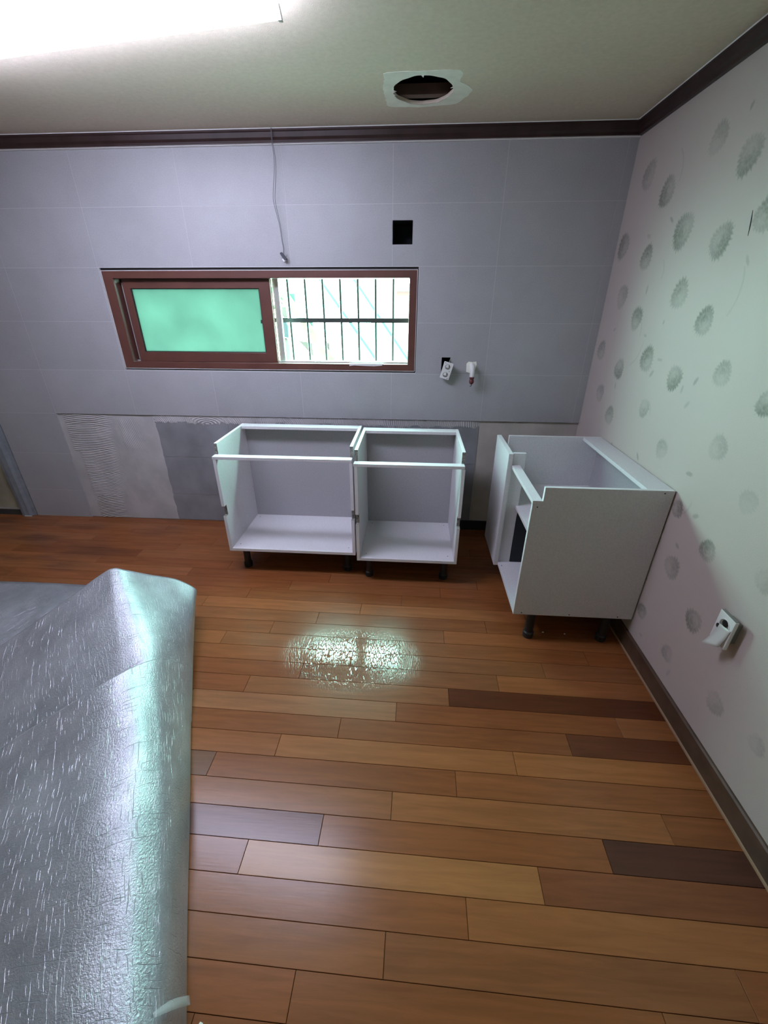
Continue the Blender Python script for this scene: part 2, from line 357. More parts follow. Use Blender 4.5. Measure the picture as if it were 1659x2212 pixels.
# ---------------------------------------------------------------- mesh helpers
class MB:
    def __init__(self):
        self.v, self.f, self.mi = [], [], []

    def _add(self, vs, fs, mi=0):
        o = len(self.v)
        self.v += [tuple(x) for x in vs]
        self.f += [tuple(i + o for i in f) for f in fs]
        self.mi += [mi] * len(fs) if isinstance(mi, int) else list(mi)
        return self

    def box(self, x0, x1, y0, y1, z0, z1, mi=0):
        vs = [(x, y, z) for z in (z0, z1) for y in (y0, y1) for x in (x0, x1)]
        fs = [(0, 2, 3, 1), (4, 5, 7, 6), (0, 1, 5, 4), (2, 6, 7, 3), (0, 4, 6, 2), (1, 3, 7, 5)]
        return self._add(vs, fs, mi)

    def prism(self, poly, axis, a, b, mi=0, side_mi=None):
        """poly: 2-D outline; extruded along axis from a to b.  axis x: (y,z)  y: (x,z)  z: (x,y)"""
        def p3(p, t):
            return {'x': (t, p[0], p[1]), 'y': (p[0], t, p[1]), 'z': (p[0], p[1], t)}[axis]
        n = len(poly)
        vs = [p3(p, a) for p in poly] + [p3(p, b) for p in poly]
        fs = [tuple(range(n))[::-1], tuple(range(n, 2 * n))] + [(i, (i + 1) % n, n + (i + 1) % n, n + i) for i in range(n)]
        mis = [mi, mi] + (side_mi if side_mi else [mi] * n)
        return self._add(vs, fs, mis)

    def lathe(self, prof, c=(0, 0, 0), n=20, mi=0):
        """prof: [(r,z)...] turned round z at c"""
        vs = [(c[0] + r * math.cos(2 * math.pi * k / n), c[1] + r * math.sin(2 * math.pi * k / n), c[2] + z) for r, z in prof for k in range(n)]
        fs = [(i * n + k, i * n + (k + 1) % n, (i + 1) * n + (k + 1) % n, (i + 1) * n + k) for i in range(len(prof) - 1) for k in range(n)]
        m_ = len(prof) - 1
        fs += [tuple(range(n))[::-1], tuple(m_ * n + k for k in range(n))]
        return self._add(vs, fs, mi)

    def tube(self, pts, r, n=10, mi=0):
        pts = [Vector(p) for p in pts]
        rs = r if isinstance(r, (list, tuple)) else [r] * len(pts)
        up = None
        vs = []
        for i, p in enumerate(pts):
            d = (pts[min(i + 1, len(pts) - 1)] - pts[max(i - 1, 0)]).normalized()
            if up is None:
                up = d.orthogonal().normalized()
            up = (up - d * up.dot(d)).normalized()
            w = d.cross(up)
            vs += [p + (up * math.cos(2 * math.pi * k / n) + w * math.sin(2 * math.pi * k / n)) * rs[i] for k in range(n)]
        fs = [(i * n + k, i * n + (k + 1) % n, (i + 1) * n + (k + 1) % n, (i + 1) * n + k) for i in range(len(pts) - 1) for k in range(n)]
        m_ = len(pts) - 1
        fs += [tuple(range(n))[::-1], tuple(m_ * n + k for k in range(n))]
        return self._add(vs, fs, mi)

    def plate(self, xs, zs, solid, y0, y1, mi=0):
        """wall-like slab in xz between y0 (front) and y1, cells solid(i,j) kept, no inner faces"""
        idx = {}
        def V(i, j, s):
            k = (i, j, s)
            if k not in idx:
                idx[k] = len(self.v); self.v.append((xs[i], (y0, y1)[s], zs[j]))
            return idx[k]
        nx, nz = len(xs) - 1, len(zs) - 1
        ok = lambda i, j: 0 <= i < nx and 0 <= j < nz and solid(i, j)
        for i in range(nx):
            for j in range(nz):
                if not ok(i, j):
                    continue
                q = [(V(i, j, 0), V(i + 1, j, 0), V(i + 1, j + 1, 0), V(i, j + 1, 0)), (V(i, j, 1), V(i, j + 1, 1), V(i + 1, j + 1, 1), V(i + 1, j, 1))]
                if not ok(i - 1, j): q.append((V(i, j, 0), V(i, j + 1, 0), V(i, j + 1, 1), V(i, j, 1)))
                if not ok(i + 1, j): q.append((V(i + 1, j, 0), V(i + 1, j, 1), V(i + 1, j + 1, 1), V(i + 1, j + 1, 0)))
                if not ok(i, j - 1): q.append((V(i, j, 0), V(i, j, 1), V(i + 1, j, 1), V(i + 1, j, 0)))
                if not ok(i, j + 1): q.append((V(i, j + 1, 0), V(i + 1, j + 1, 0), V(i + 1, j + 1, 1), V(i, j + 1, 1)))
                self.f += q; self.mi += [mi] * len(q)
        return self

    def mesh(self, name, mats, smooth=False):
        me = bpy.data.meshes.new(name)
        me.from_pydata(self.v, [], self.f)
        for m in (mats if isinstance(mats, (list, tuple)) else [mats]):
            me.materials.append(m)
        me.polygons.foreach_set('material_index', self.mi)
        bm = bmesh.new(); bm.from_mesh(me)
        bmesh.ops.recalc_face_normals(bm, faces=bm.faces)
        bm.to_mesh(me); bm.free()
        if smooth:
            me.polygons.foreach_set('use_smooth', [True] * len(me.polygons))
            if hasattr(me, 'set_sharp_from_angle'):
                me.set_sharp_from_angle(angle=R(40))
        return me

    def build(self, name, mats, parent=None, loc=None, smooth=False, bevel=0):
        o = bpy.data.objects.new(name, self.mesh(name, mats, smooth))
        COL.objects.link(o)
        if parent: o.parent = parent
        if loc: o.location = loc
        if bevel:
            b = o.modifiers.new('bevel', 'BEVEL'); b.width = bevel; b.segments = 2; b.limit_method = 'ANGLE'
        return o

def rects_plate(x0, x1, z0, z1, holes, y0, y1):
    """slab x0..x1 / z0..z1 with rectangular holes (xa,xb,za,zb)"""
    xs = sorted({x0, x1} | {c for h in holes for c in h[:2] if x0 < c < x1})
    zs = sorted({z0, z1} | {c for h in holes for c in h[2:] if z0 < c < z1})
    def solid(i, j):
        cx, cz = (xs[i] + xs[i + 1]) / 2, (zs[j] + zs[j + 1]) / 2
        return not any(h[0] < cx < h[1] and h[2] < cz < h[3] for h in holes)
    return MB().plate(xs, zs, solid, y0, y1)

def tag(o, label=None, cat=None, group=None, kind=None):
    if label: o['label'] = label
    if cat: o['category'] = cat
    if group: o['group'] = group
    if kind: o['kind'] = kind
    return o

def empty(name, loc=(0, 0, 0), rot=(0, 0, 0)):
    o = bpy.data.objects.new(name, None)
    COL.objects.link(o); o.location = loc; o.rotation_euler = rot
    o.empty_display_size = 0.05
    return o

def struct(o):
    o['kind'] = 'structure'
    return o

# ---------------------------------------------------------------- the room
XL, YF, ZC = -5.2, -4.7, 2.354          # left wall, wall behind the camera, ceiling
WIN = (-3.040, -1.094, 1.140, 1.732)    # window opening in the back wall
SQ = (-1.249, -1.135, 1.842, 1.957)     # square hole, upper right of the window
OUT = (-0.930, -0.874, 1.140, 1.236)    # socket hole
TX0, TZ0 = -0.0487, 0.8333              # tile lattice
DOORX = -4.108

# floor
floor = struct(MB().box(XL - .2, 0.2, YF - .2, 0.25, -0.10, -0.0125).build('floor', M['subfloor']))
PITCH, PL, SLOPE = 0.0921, 0.91, -0.0118
def clip_poly(poly, x0, x1, y0, y1):
    for ax, lim, sgn in ((0, x0, 1), (0, x1, -1), (1, y0, 1), (1, y1, -1)):
        res = []
        for i in range(len(poly)):
            a, b = poly[i], poly[(i + 1) % len(poly)]
            ia, ib = sgn * (a[ax] - lim) >= 0, sgn * (b[ax] - lim) >= 0
            if ia: res.append(a)
            if ia != ib:
                t = (lim - a[ax]) / (b[ax] - a[ax])
                res.append((a[0] + t * (b[0] - a[0]), a[1] + t * (b[1] - a[1])))
        poly = res
        if len(poly) < 3: return []
    return poly
wood = [(0.305, 0.128, 0.045), (0.265, 0.105, 0.036), (0.33, 0.145, 0.052), (0.235, 0.088, 0.030), (0.29, 0.135, 0.055), (0.36, 0.165, 0.060), (0.31, 0.12, 0.040)]
special = {(-1, -0.44): (0.125, 0.045, 0.018), (1, 0.02): (0.15, 0.055, 0.024), (5, -1.80): (0.17, 0.082, 0.062), (5, 0.03): (0.105, 0.045, 0.028),
           (6, -1.13): (0.42, 0.205, 0.075), (-1, -1.35): (0.30, 0.14, 0.055), (0, -1.59): (0.34, 0.17, 0.078), (0, -0.68): (0.27, 0.105, 0.036), (4, -0.68): (0.34, 0.15, 0.055),
           (2, -1.13): (0.36, 0.16, 0.058), (3, -2.27): (0.20, 0.11, 0.062), (6, -0.2): (0.25, 0.10, 0.042), (7, -2.0): (0.33, 0.14, 0.055),
           (-3, -1.35): (0.17, 0.075, 0.035), (-2, -1.13): (0.26, 0.115, 0.045), (2, -0.2): (0.38, 0.165, 0.055), (7, -0.45): (0.36, 0.16, 0.058)}
d = (math.cos(math.atan(SLOPE)), math.sin(math.atan(SLOPE)))
nrm = (-d[1], d[0])
g = 0.0007
full_mesh = None
for k in range(-18, 36):
    for mth in range(-6, 3):
        xe = -1.133 - 0.2275 * (k % 4) + PL * mth            # right-hand joint of this plank
        xc = xe - PL / 2
        yc = -1.5702 - PITCH * (k + .5) + SLOPE * (xc + 1.3)
        hw, hl = PITCH / 2 - g, PL / 2 - g
        poly = [(xc + sx * hl * d[0] + sy * hw * nrm[0], yc + sx * hl * d[1] + sy * hw * nrm[1]) for sx, sy in ((-1, -1), (1, -1), (1, 1), (-1, 1))]
        cl = clip_poly(poly, XL + .002, -0.003, YF + .002, 0.009)
        if not cl: continue
        ar = abs(sum(cl[i][0] * cl[(i + 1) % len(cl)][1] - cl[(i + 1) % len(cl)][0] * cl[i][1] for i in range(len(cl)))) / 2
        if ar < 0.0006: continue
        whole = all(min(abs(a[0] - p[0]) + abs(a[1] - p[1]) for p in poly) < 1e-9 for a in cl)
        def plank_mesh(pts):
            c = (sum(p[0] for p in pts) / len(pts), sum(p[1] for p in pts) / len(pts))
            ins = []
            for p in pts:                                     # small chamfer along the edges
                v = Vector((c[0] - p[0], c[1] - p[1])); lx = v.x * d[0] + v.y * d[1]; ly = v.x * nrm[0] + v.y * nrm[1]
                ex, ey = math.copysign(min(.0007, abs(lx) * .5), lx), math.copysign(min(.0007, abs(ly) * .5), ly)
                ins.append((p[0] + ex * d[0] + ey * nrm[0], p[1] + ex * d[1] + ey * nrm[1]))
            n = len(pts)
            b = MB()
            b._add([(p[0], p[1], -0.0125) for p in pts] + [(p[0], p[1], -0.0006) for p in pts] + [(p[0], p[1], 0.0) for p in ins],
                   [tuple(range(n))[::-1], tuple(range(2 * n, 3 * n))] + [(r * n + i, r * n + (i + 1) % n, (r + 1) * n + (i + 1) % n, (r + 1) * n + i) for r in (0, 1) for i in range(n)])
            return b.mesh('plank', M['plank'])
        if whole:
            if full_mesh is None:
                full_mesh = plank_mesh([(p[0] - xc, p[1] - yc) for p in poly])
            me = full_mesh
        else:
            me = plank_mesh([(p[0] - xc, p[1] - yc) for p in cl])
        o = bpy.data.objects.new('plank', me)
        COL.objects.link(o); o.parent = floor; o.location = (xc, yc, 0)
        col = wood[random.randrange(len(wood))]
        j = random.uniform(0.90, 1.06)
        col = tuple((.5 * c + .5 * a) * j for c, a in zip(col, (.30, .124, .045)))
        for (kk, xx), cc in special.items():
            if kk == k and abs(xx - xc) < 0.25: col = cc
        o.color = (col[0] * .80, col[1] * .68, col[2] * .63, 1)

# back wall: bare masonry behind, grout bed, tiles
wall_back = struct(rects_plate(XL - .2, 0.2, -0.1, 2.6, [WIN, SQ, OUT], 0.012, 0.22).build('wall_back', M['plaster']))
rects_plate(DOORX, 0.0, TZ0 + .002, 2.35, [WIN, SQ, OUT], 0.0009, 0.0118).build('grout_bed', M['grout'], wall_back)
rects_plate(DOORX, -3.652, 0.0, TZ0 + .002, [], 0.0009, 0.0118).build('grout_bed', M['grout'], wall_back)
for h, nm in ((SQ, 'duct_lining'), (OUT, 'box_lining')):
    b = MB(); x0, x1, z0, z1 = h; e = .0015
    b.box(x0, x1, 0.205, 0.21, z0, z1); b.box(x0, x0 + e, 0.013, .205, z0, z1); b.box(x1 - e, x1, 0.013, .205, z0, z1)
    b.box(x0, x1, 0.013, .205, z0, z0 + e); b.box(x0, x1, 0.013, .205, z1 - e, z1)
    b.build(nm, M['dark'], wall_back)
tj = 0.0010
def add_tile(x0, x1, z0, z1):
    x0 += tj; x1 -= tj; z0 += tj; z1 -= tj
    if x1 - x0 < .01 or z1 - z0 < .01: return
    hs = []
    for h, gp in ((WIN, .004), (SQ, 0.0), (OUT, 0.0)):
        hh = (max(x0, h[0] - gp), min(x1, h[1] + gp), max(z0, h[2] - gp), min(z1, h[3] + gp))
        if hh[1] - hh[0] > .001 and hh[3] - hh[2] > .001: hs.append(hh)
    for h in hs:
        if h[0] <= x0 and h[1] >= x1 and h[2] <= z0 and h[3] >= z1: return
    dy = random.uniform(0, .0006)
    o = rects_plate(x0, x1, z0, z1, hs, 0.0 + dy, 0.0116).build('tile', M['tile'], wall_back)
    c = 0.36 * random.uniform(.97, 1.03)
    o.color = (c, c, c * 1.03, 1)
cols = [(TX0, -0.001)] + [(TX0 - .6 * (i + 1), TX0 - .6 * i) for i in range(7)]
for x0, x1 in cols:
    x0 = max(x0, DOORX + .002)
    for k in range(0, 5):
        add_tile(x0, x1, TZ0 + .3 * k, min(TZ0 + .3 * (k + 1), 2.345))
for k in (-3, -2, -1):
    add_tile(DOORX + .002, TX0 - 3.6, max(0.001, TZ0 + .3 * k), TZ0 + .3 * (k + 1))
# old dark tiles of the former splashback, left on the bare strip
def old_tile(x0, x1, z0, z1, wob=0):
    if wob:
        b = MB(); zz = np.linspace(z0, z1, 7)
        left = [(x0 + random.uniform(-.006, .006), z) for z in zz]
        b.prism([(x1, z0)] + [(x1, z1)] + left[::-1], 'y', 0.0085, 0.0118)
    else:
        b = MB().box(x0, x1, 0.0085, 0.0118, z0, z1)
    b.build('old_tile', M['old_tile'], wall_back)
ox = [-2.93, -2.40, -1.80, -1.20, -0.65]
for i in range(4):
    for z0, z1 in ((0.004, .224), (.227, .524), (.527, .795)):
        old_tile(ox[i] + .001, ox[i + 1] - .001, z0, z1, wob=(i == 0))
# trowelled adhesive as relief (left field and the strip under the tiles)
def relief(name, x0, x1, z0, z1, step, hfun):
    nx, nz = max(2, int((x1 - x0) / step)), max(2, int((z1 - z0) / step))
    X, Z = np.meshgrid(np.linspace(x0, x1, nx), np.linspace(z0, z1, nz))
    H = hfun(X, Z)
    keep = H > 0.0004
    V = np.stack([X, 0.0122 - H, Z], -1).reshape(-1, 3)
    idx = np.arange(nx * nz).reshape(nz, nx)
    q = np.stack([idx[:-1, :-1], idx[:-1, 1:], idx[1:, 1:], idx[1:, :-1]], -1)
    kq = keep[:-1, :-1] | keep[:-1, 1:] | keep[1:, 1:] | keep[1:, :-1]
    q = q[kq]
    me = bpy.data.meshes.new(name)
    me.from_pydata(V.tolist(), [], q.tolist())
    me.materials.append(M['adhesive'])
    me.polygons.foreach_set('use_smooth', [True] * len(me.polygons))
    o = bpy.data.objects.new(name, me); COL.objects.link(o); o.parent = wall_back
    o['kind'] = 'stuff'
    return o
def vnoise(X, Z, s, seed):
    out = np.empty(X.shape)
    for i in range(X.shape[0]):
        for j in range(X.shape[1]):
            out[i, j] = noise.noise((X[i, j] * s + seed, Z[i, j] * s, seed))
    return out
def sm(a, lo, hi):
    t = np.clip((a - lo) / (hi - lo), 0, 1); return t * t * (3 - 2 * t)
def left_field(X, Z):
    n1 = vnoise(X, Z, 7, 3.1); n2 = vnoise(X, Z, 30, 8.7); n3 = vnoise(X, Z, 2.6, 1.4)
    xl = X + 3.65
    stroke = np.floor((Z + .35 * (xl - .25) ** 2 + .02 * n1) / .19)
    tilt = (np.mod(stroke * 1.7, 2) - 1) * .22
    ph = (Z + tilt * (xl - .2) + .55 * (xl - .2) ** 2 + .006 * n1) / .0135
    ridges = .5 + .5 * np.sin(2 * math.pi * ph)
    right = .40 - .14 * (Z / .83 - .9) ** 2 + .03 * n1
    zone = sm(xl, .03 + .04 * (Z < .55), .06 + .04 * (Z < .55)) * (1 - sm(xl, right - .07, right))
    up = (X * 1 + .25 * Z) / .0135
    r2 = .5 + .5 * np.sin(2 * math.pi * up)
    zone2 = sm(xl, .43, .47) * (1 - sm(xl, .54, .6)) * sm(Z, .55, .62) * (1 - sm(Z, .78, .82)) * .7
    z1b = zone * sm(n3, -.45, -.2)
    base = .0030 + .0010 * n1 + .0005 * n2
    H = base + .0052 * ridges * z1b + .0045 * r2 * zone2
    edge = .735 - .02 * sm(Z, .3, .8) + .012 * n1 - .02 * sm(.2 - Z, 0, .2)
    H *= 1 - sm(xl, edge - .012, edge + .004)
    return H
relief('tile_adhesive', -3.650, -2.885, 0.003, 0.832, 0.0027, left_field)
def top_strip(X, Z):
    n1 = vnoise(X, Z, 9, 5.3); n2 = vnoise(X, Z, 40, 2.2)
    ctr = np.floor((X + 2.93) / .47) * .47 - 2.93 + .3
    ph = ((X - ctr) + 2.6 * np.abs(X - ctr) * (Z - .79) + .012 * n1 * 1.2) / .0135
    r = .5 + .5 * np.sin(2 * math.pi * ph)
    swirl = np.exp(-((X + 2.55) / .14) ** 2)
    rr = np.sqrt(((X + 2.55) * .45) ** 2 + (Z - .775) ** 2) / .0125
    r = r * (1 - swirl) + (.5 + .5 * np.sin(2 * math.pi * rr)) * swirl
    H = .0030 + .0052 * r + .0006 * n2
    low = .778 + .018 * n1 + .012 * n2 - .012 * swirl
    H *= sm(Z, low - .004, low + .012)
    H *= 1 - sm(X, -.68, -.64)
    return H
relief('tile_adhesive', -2.935, -0.62, 0.735, 0.832, 0.0027, top_strip)

# right wall: printed flower wallpaper (colour attribute on a fine grid)
FL = [(-0.724, 2.095, 0.059), (-0.941, 1.992, 0.066), (-0.202, 2.096, 0.069), (-0.426, 1.989, 0.068), (-0.648, 1.814, 0.077), (-0.925, 1.75, 0.067), (-0.089, 1.816, 0.07), (-0.38, 1.741, 0.062), (-0.757, 1.58, 0.066), (-0.213, 1.575, 0.066), (-0.434, 1.476, 0.061), (-0.978, 1.484, 0.06), (-0.098, 1.294, 0.061), (-0.377, 1.227, 0.059), (-0.635, 1.307, 0.066), (-0.897, 1.261, 0.059), (-1.176, 1.319, 0.052), (-0.211, 1.069, 0.057), (-0.73, 1.096, 0.049), (-0.395, 0.982, 0.057), (-1.416, 1.264, 0.045), (-1.12, 1.802, 0.06), (-0.963, 0.969, 0.049), (-1.288, 1.079, 0.053), (-1.191, 0.787, 0.042), (-1.423, 0.73, 0.047), (-1.279, 0.558, 0.057), (-1.49, 0.453, 0.052), (-1.431, 0.224, 0.042), (-1.719, 0.277, 0.048), (-1.195, 0.253, 0.042), (-1.683, 0.778, 0.044), (-1.504, 0.965, 0.046), (-1.902, 0.314, 0.037)]
STR = {0: .5, 2: .6, 9: .6, 8: .75, 16: .6, 17: .6, 18: .55, 19: .75, 22: .5, 23: .45, 26: .7, 28: .6, 29: .5, 31: .35, 32: .3, 33: .35, 12: .7, 1: .8}
def wallpaper():
    step = 0.0055
    ys = np.arange(-2.6, 0.0 + step * .5, step); ys[-1] = 0.012
    ys = np.concatenate([[YF - .1], ys]); zs = np.arange(0, 2.356, step); zs = np.concatenate([[-.05], zs, [2.45]])
    Y, Z = np.meshgrid(ys, zs)
    rng = np.random.RandomState(5)
    Cb = np.ones(Y.shape + (3,)) * np.array([0.48, 0.42, 0.385])
    g1 = np.zeros(Y.shape)
    for i in range(14):                                                # large soft clouds of the print
        cy, cz, r_ = rng.uniform(-2.3, 0), rng.uniform(0, 2.3), rng.uniform(.2, .5)
        g1 += rng.uniform(-1, 1) * np.exp(-((Y - cy) ** 2 + (Z - cz) ** 2) / r_ ** 2)
    Cb *= (1 + .035 * g1)[..., None]
    ink = np.array([0.19, 0.19, 0.160])
    A = np.zeros(Y.shape)
    extra = [(rng.uniform(-2.5, -2.0), rng.uniform(.3, 2.2), .05) for _ in range(9)]
    for i, (cy, cz, rad) in enumerate(FL + extra):
        rad = rad * 1.02
        dy, dz = Y - cy, Z - cz
        m_ = (np.abs(dy) < rad * 1.5) & (np.abs(dz) < rad * 1.5)
        if not m_.any(): continue
        dy, dz = dy[m_], dz[m_]
        rr = np.hypot(dy, dz) / rad; th = np.arctan2(dz, dy)
        n_p = rng.randint(17, 25); ph = rng.uniform(0, 6.28)
        lim = .91 + .07 * np.cos(n_p * th + ph) + .05 * np.cos(3 * th + ph * 2) + .05 * np.cos((2 * n_p + 1) * th + ph * 3)
        a = np.clip((lim - rr) / .12, 0, 1)
        pet = .86 + .14 * np.cos(n_p * th + ph + 2.5 * np.sin(rr * 9)) * (rr > .3)
        ring = 1 - .26 * np.exp(-((rr - .42) / .09) ** 2) - .22 * np.exp(-((rr - .13) / .07) ** 2)
        fade = .72 + .28 * np.cos(th - rng.uniform(0, 6.28))
        st = STR.get(i, .95)
        a = np.clip(a * pet * ring * fade * st * 1.25 * (.72 + .28 * rng.uniform(0, 1, a.shape)), 0, 1)
        A[m_] = np.maximum(A[m_], a)
    for _ in range(75):                                                # small leaves and buds between the flowers
        cy, cz = rng.uniform(-2.4, -.05), rng.uniform(.15, 2.2)
        if min(math.hypot(cy - f[0], cz - f[1]) - f[2] for f in FL) < .02: continue
        ang, L, Wd = rng.uniform(0, 6.28), rng.uniform(.012, .026), rng.uniform(.006, .011)
        dy, dz = Y - cy, Z - cz
        u, v = dy * math.cos(ang) + dz * math.sin(ang), -dy * math.sin(ang) + dz * math.cos(ang)
        a = np.clip((1 - np.hypot(u / L, v / Wd)) / .35, 0, 1) * rng.uniform(.25, .6)
        A = np.maximum(A, a)
    for _ in range(16):                                                # thin stems
        cy, cz, ang, L = rng.uniform(-2.3, -.1), rng.uniform(.5, 2.2), rng.uniform(.6, 2.4), rng.uniform(.06, .16)
        dy, dz = Y - cy, Z - cz
        u, v = dy * math.cos(ang) + dz * math.sin(ang), -dy * math.sin(ang) + dz * math.cos(ang)
        v = v + .6 * u * u / L
        A = np.maximum(A, .32 * (np.abs(u) < L / 2) * np.clip(1 - np.abs(v) / .005, 0, 1))
    C_ = Cb * (1 - np.clip(A, 0, 1.25))[..., None] + ink * np.clip(A, 0, 1.25)[..., None]
    C_ = np.clip(C_, .03, 1)
    nx, nz = len(ys), len(zs)
    V = np.stack([np.zeros_like(Y), Y, Z], -1).reshape(-1, 3)
    idx = np.arange(nx * nz).reshape(nz, nx)
    q = np.stack([idx[:-1, :-1], idx[1:, :-1], idx[1:, 1:], idx[:-1, 1:]], -1).reshape(-1, 4)
    o_ = len(V)
    bv = [(.2, ys[0], zs[0]), (.2, ys[-1], zs[0]), (.2, ys[-1], zs[-1]), (.2, ys[0], zs[-1])]
    cs = [idx[0, 0], idx[0, -1], idx[-1, -1], idx[-1, 0]]
    fs = q.tolist() + [[o_, o_ + 1, o_ + 2, o_ + 3]] + [[int(cs[i]), int(cs[(i + 1) % 4]), o_ + (i + 1) % 4, o_ + i] for i in range(4)]
    me = bpy.data.meshes.new('wall_right')
    me.from_pydata(V.tolist() + bv, [], fs)
    at = me.color_attributes.new('Col', 'FLOAT_COLOR', 'POINT')
    full = np.ones((len(V) + 4, 4)); full[:len(V), :3] = C_.reshape(-1, 3); full[len(V):, :3] = .4
    at.data.foreach_set('color', full.ravel().astype(np.float32))
    me.materials.append(M['wallpaper'])
    o = bpy.data.objects.new('wall_right', me); COL.objects.link(o)
    return struct(o)
wr_ = wallpaper()
MB().prism([(-1.051, 1.822), (-1.056, 1.80), (-1.062, 1.775), (-1.069, 1.748), (-1.0655, 1.778), (-1.0595, 1.80)], 'x', -.0012, .0).build('wall_tear', M['dark'], wr_)
struct(MB().box(XL - .2, XL, YF - .2, .25, -.1, 2.6).build('wall_left', M['plain_wall']))
struct(MB().box(XL - .2, .2, YF - .2, YF, -.1, 2.6).build('wall_front', M['plain_wall']))

# ceiling with the round flue hole
HC, HR = (-1.103, -0.412), (0.128, 0.137)
def hole_pt(t):
    w = 1 + .012 * math.sin(7 * t + 1) + .010 * math.sin(13 * t)
    return (HC[0] + HR[0] * w * math.cos(t), HC[1] + HR[1] * w * math.sin(t))
def ceil_mesh():
    b = MB(); n = 64
    x0, x1, y0, y1 = HC[0] - .3, HC[0] + .3, HC[1] - .3, HC[1] + .3
    ring, sq = [], []
    for k in range(n):
        t = 2 * math.pi * k / n
        ring.append(hole_pt(t))
        c, s = math.cos(t), math.sin(t); m_ = .3 / max(abs(c), abs(s)); sq.append((HC[0] + c * m_, HC[1] + s * m_))
    for z in (ZC, ZC + .012):
        b._add([(p[0], p[1], z) for p in ring] + [(p[0], p[1], z) for p in sq], [(k, (k + 1) % n, n + (k + 1) % n, n + k) for k in range(n)])
    b._add([(p[0], p[1], ZC) for p in ring] + [(p[0], p[1], ZC + .012) for p in ring], [(k, (k + 1) % n, n + (k + 1) % n, n + k) for k in range(n)])
    X = [XL - .2, x0, x1, .2]; Yy = [YF - .2, y0, y1, .25]
    for i in range(3):
        for j in range(3):
            if i == 1 and j == 1: continue
            for z in (ZC, ZC + .012):
                b._add([(X[i], Yy[j], z), (X[i + 1], Yy[j], z), (X[i + 1], Yy[j + 1], z), (X[i], Yy[j + 1], z)], [(0, 1, 2, 3)])
    return b
ceiling = struct(ceil_mesh().build('ceiling', M['ceiling']))
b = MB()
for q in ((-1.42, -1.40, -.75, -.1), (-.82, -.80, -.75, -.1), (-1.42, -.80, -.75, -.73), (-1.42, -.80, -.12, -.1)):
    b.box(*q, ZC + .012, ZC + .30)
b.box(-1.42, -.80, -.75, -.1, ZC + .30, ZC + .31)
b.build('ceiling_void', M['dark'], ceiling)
MB().box(-1.38, -.86, -.335, -.295, ZC + .0135, ZC + .050).build('ceiling_joist', M['joist'], ceiling)
# torn wallpaper round the hole
outl = [(-1.261, -.578), (-1.2, -.585), (-1.1, -.583), (-1.02, -.588), (-.96, -.58), (-.945, -.553), (-.95, -.527), (-.955, -.488), (-.92, -.455), (-.891, -.41), (-.905, -.36), (-.935, -.30), (-.952, -.27), (-1.0, -.262), (-1.06, -.252), (-1.119, -.246), (-1.2, -.252), (-1.264, -.262), (-1.268, -.35), (-1.272, -.45), (-1.262, -.52)]
b = MB(); n = 96; ring, out2 = [], []
for k in range(n):
    t = 2 * math.pi * k / n; c, s = math.cos(t), math.sin(t)
    hp = hole_pt(t)
    best = None
    for i in range(len(outl)):
        (ax, ay), (bx, by) = outl[i], outl[(i + 1) % len(outl)]
        ex, ey = bx - ax, by - ay
        den = c * ey - s * ex
        if abs(den) < 1e-9: continue
        rr = ((ax - HC[0]) * ey - (ay - HC[1]) * ex) / den
        u = ((ax - HC[0]) * s - (ay - HC[1]) * c) / den
        if rr > 0 and -1e-6 <= u <= 1 + 1e-6: best = rr if best is None else max(best, rr)
    best *= 1 + random.uniform(-.012, .012)
    rh = math.hypot(hp[0] - HC[0], hp[1] - HC[1])
    best = max(best, rh + .004)
    ring.append(hp); out2.append((HC[0] + c * best, HC[1] + s * best))
b._add([(*p, ZC - .0012) for p in ring] + [(*p, ZC - .0012) for p in out2] + [(*p, ZC - .0001) for p in out2],
       [(k, (k + 1) % n, n + (k + 1) % n, n + k) for k in range(n)] + [(n + k, n + (k + 1) % n, 2 * n + (k + 1) % n, 2 * n + k) for k in range(n)])
b.build('torn_patch', M['torn'], ceiling)
b = MB()                                                                # frayed paper shreds on the rim
for t in (.15, .32, .45, .58, .72, .88, 1.05, 2.95, 3.1, 3.22, -.2, -1.6):
    hp = hole_pt(-t if t < 0 else t)
    hp = hole_pt(t)
    inw = Vector((HC[0] - hp[0], HC[1] - hp[1])).normalized(); sd = Vector((-inw.y, inw.x))
    L = random.uniform(.008, .02); w_ = random.uniform(.004, .008)
    p0 = Vector(hp) - inw * .004
    a_, b_, c_ = p0 + sd * w_, p0 - sd * w_, p0 + inw * L + sd * random.uniform(-.006, .006)
    zz = ZC - .0016
    b._add([(a_.x, a_.y, zz), (b_.x, b_.y, zz), (c_.x, c_.y, zz - .003), (a_.x, a_.y, zz + .001), (b_.x, b_.y, zz + .001), (c_.x, c_.y, zz - .002)], [(0, 1, 2), (3, 5, 4), (0, 2, 5, 3), (1, 4, 5, 2), (0, 3, 4, 1)])
sh = b.build('paper_shreds', M['torn'], ceiling); sh['kind'] = 'stuff'

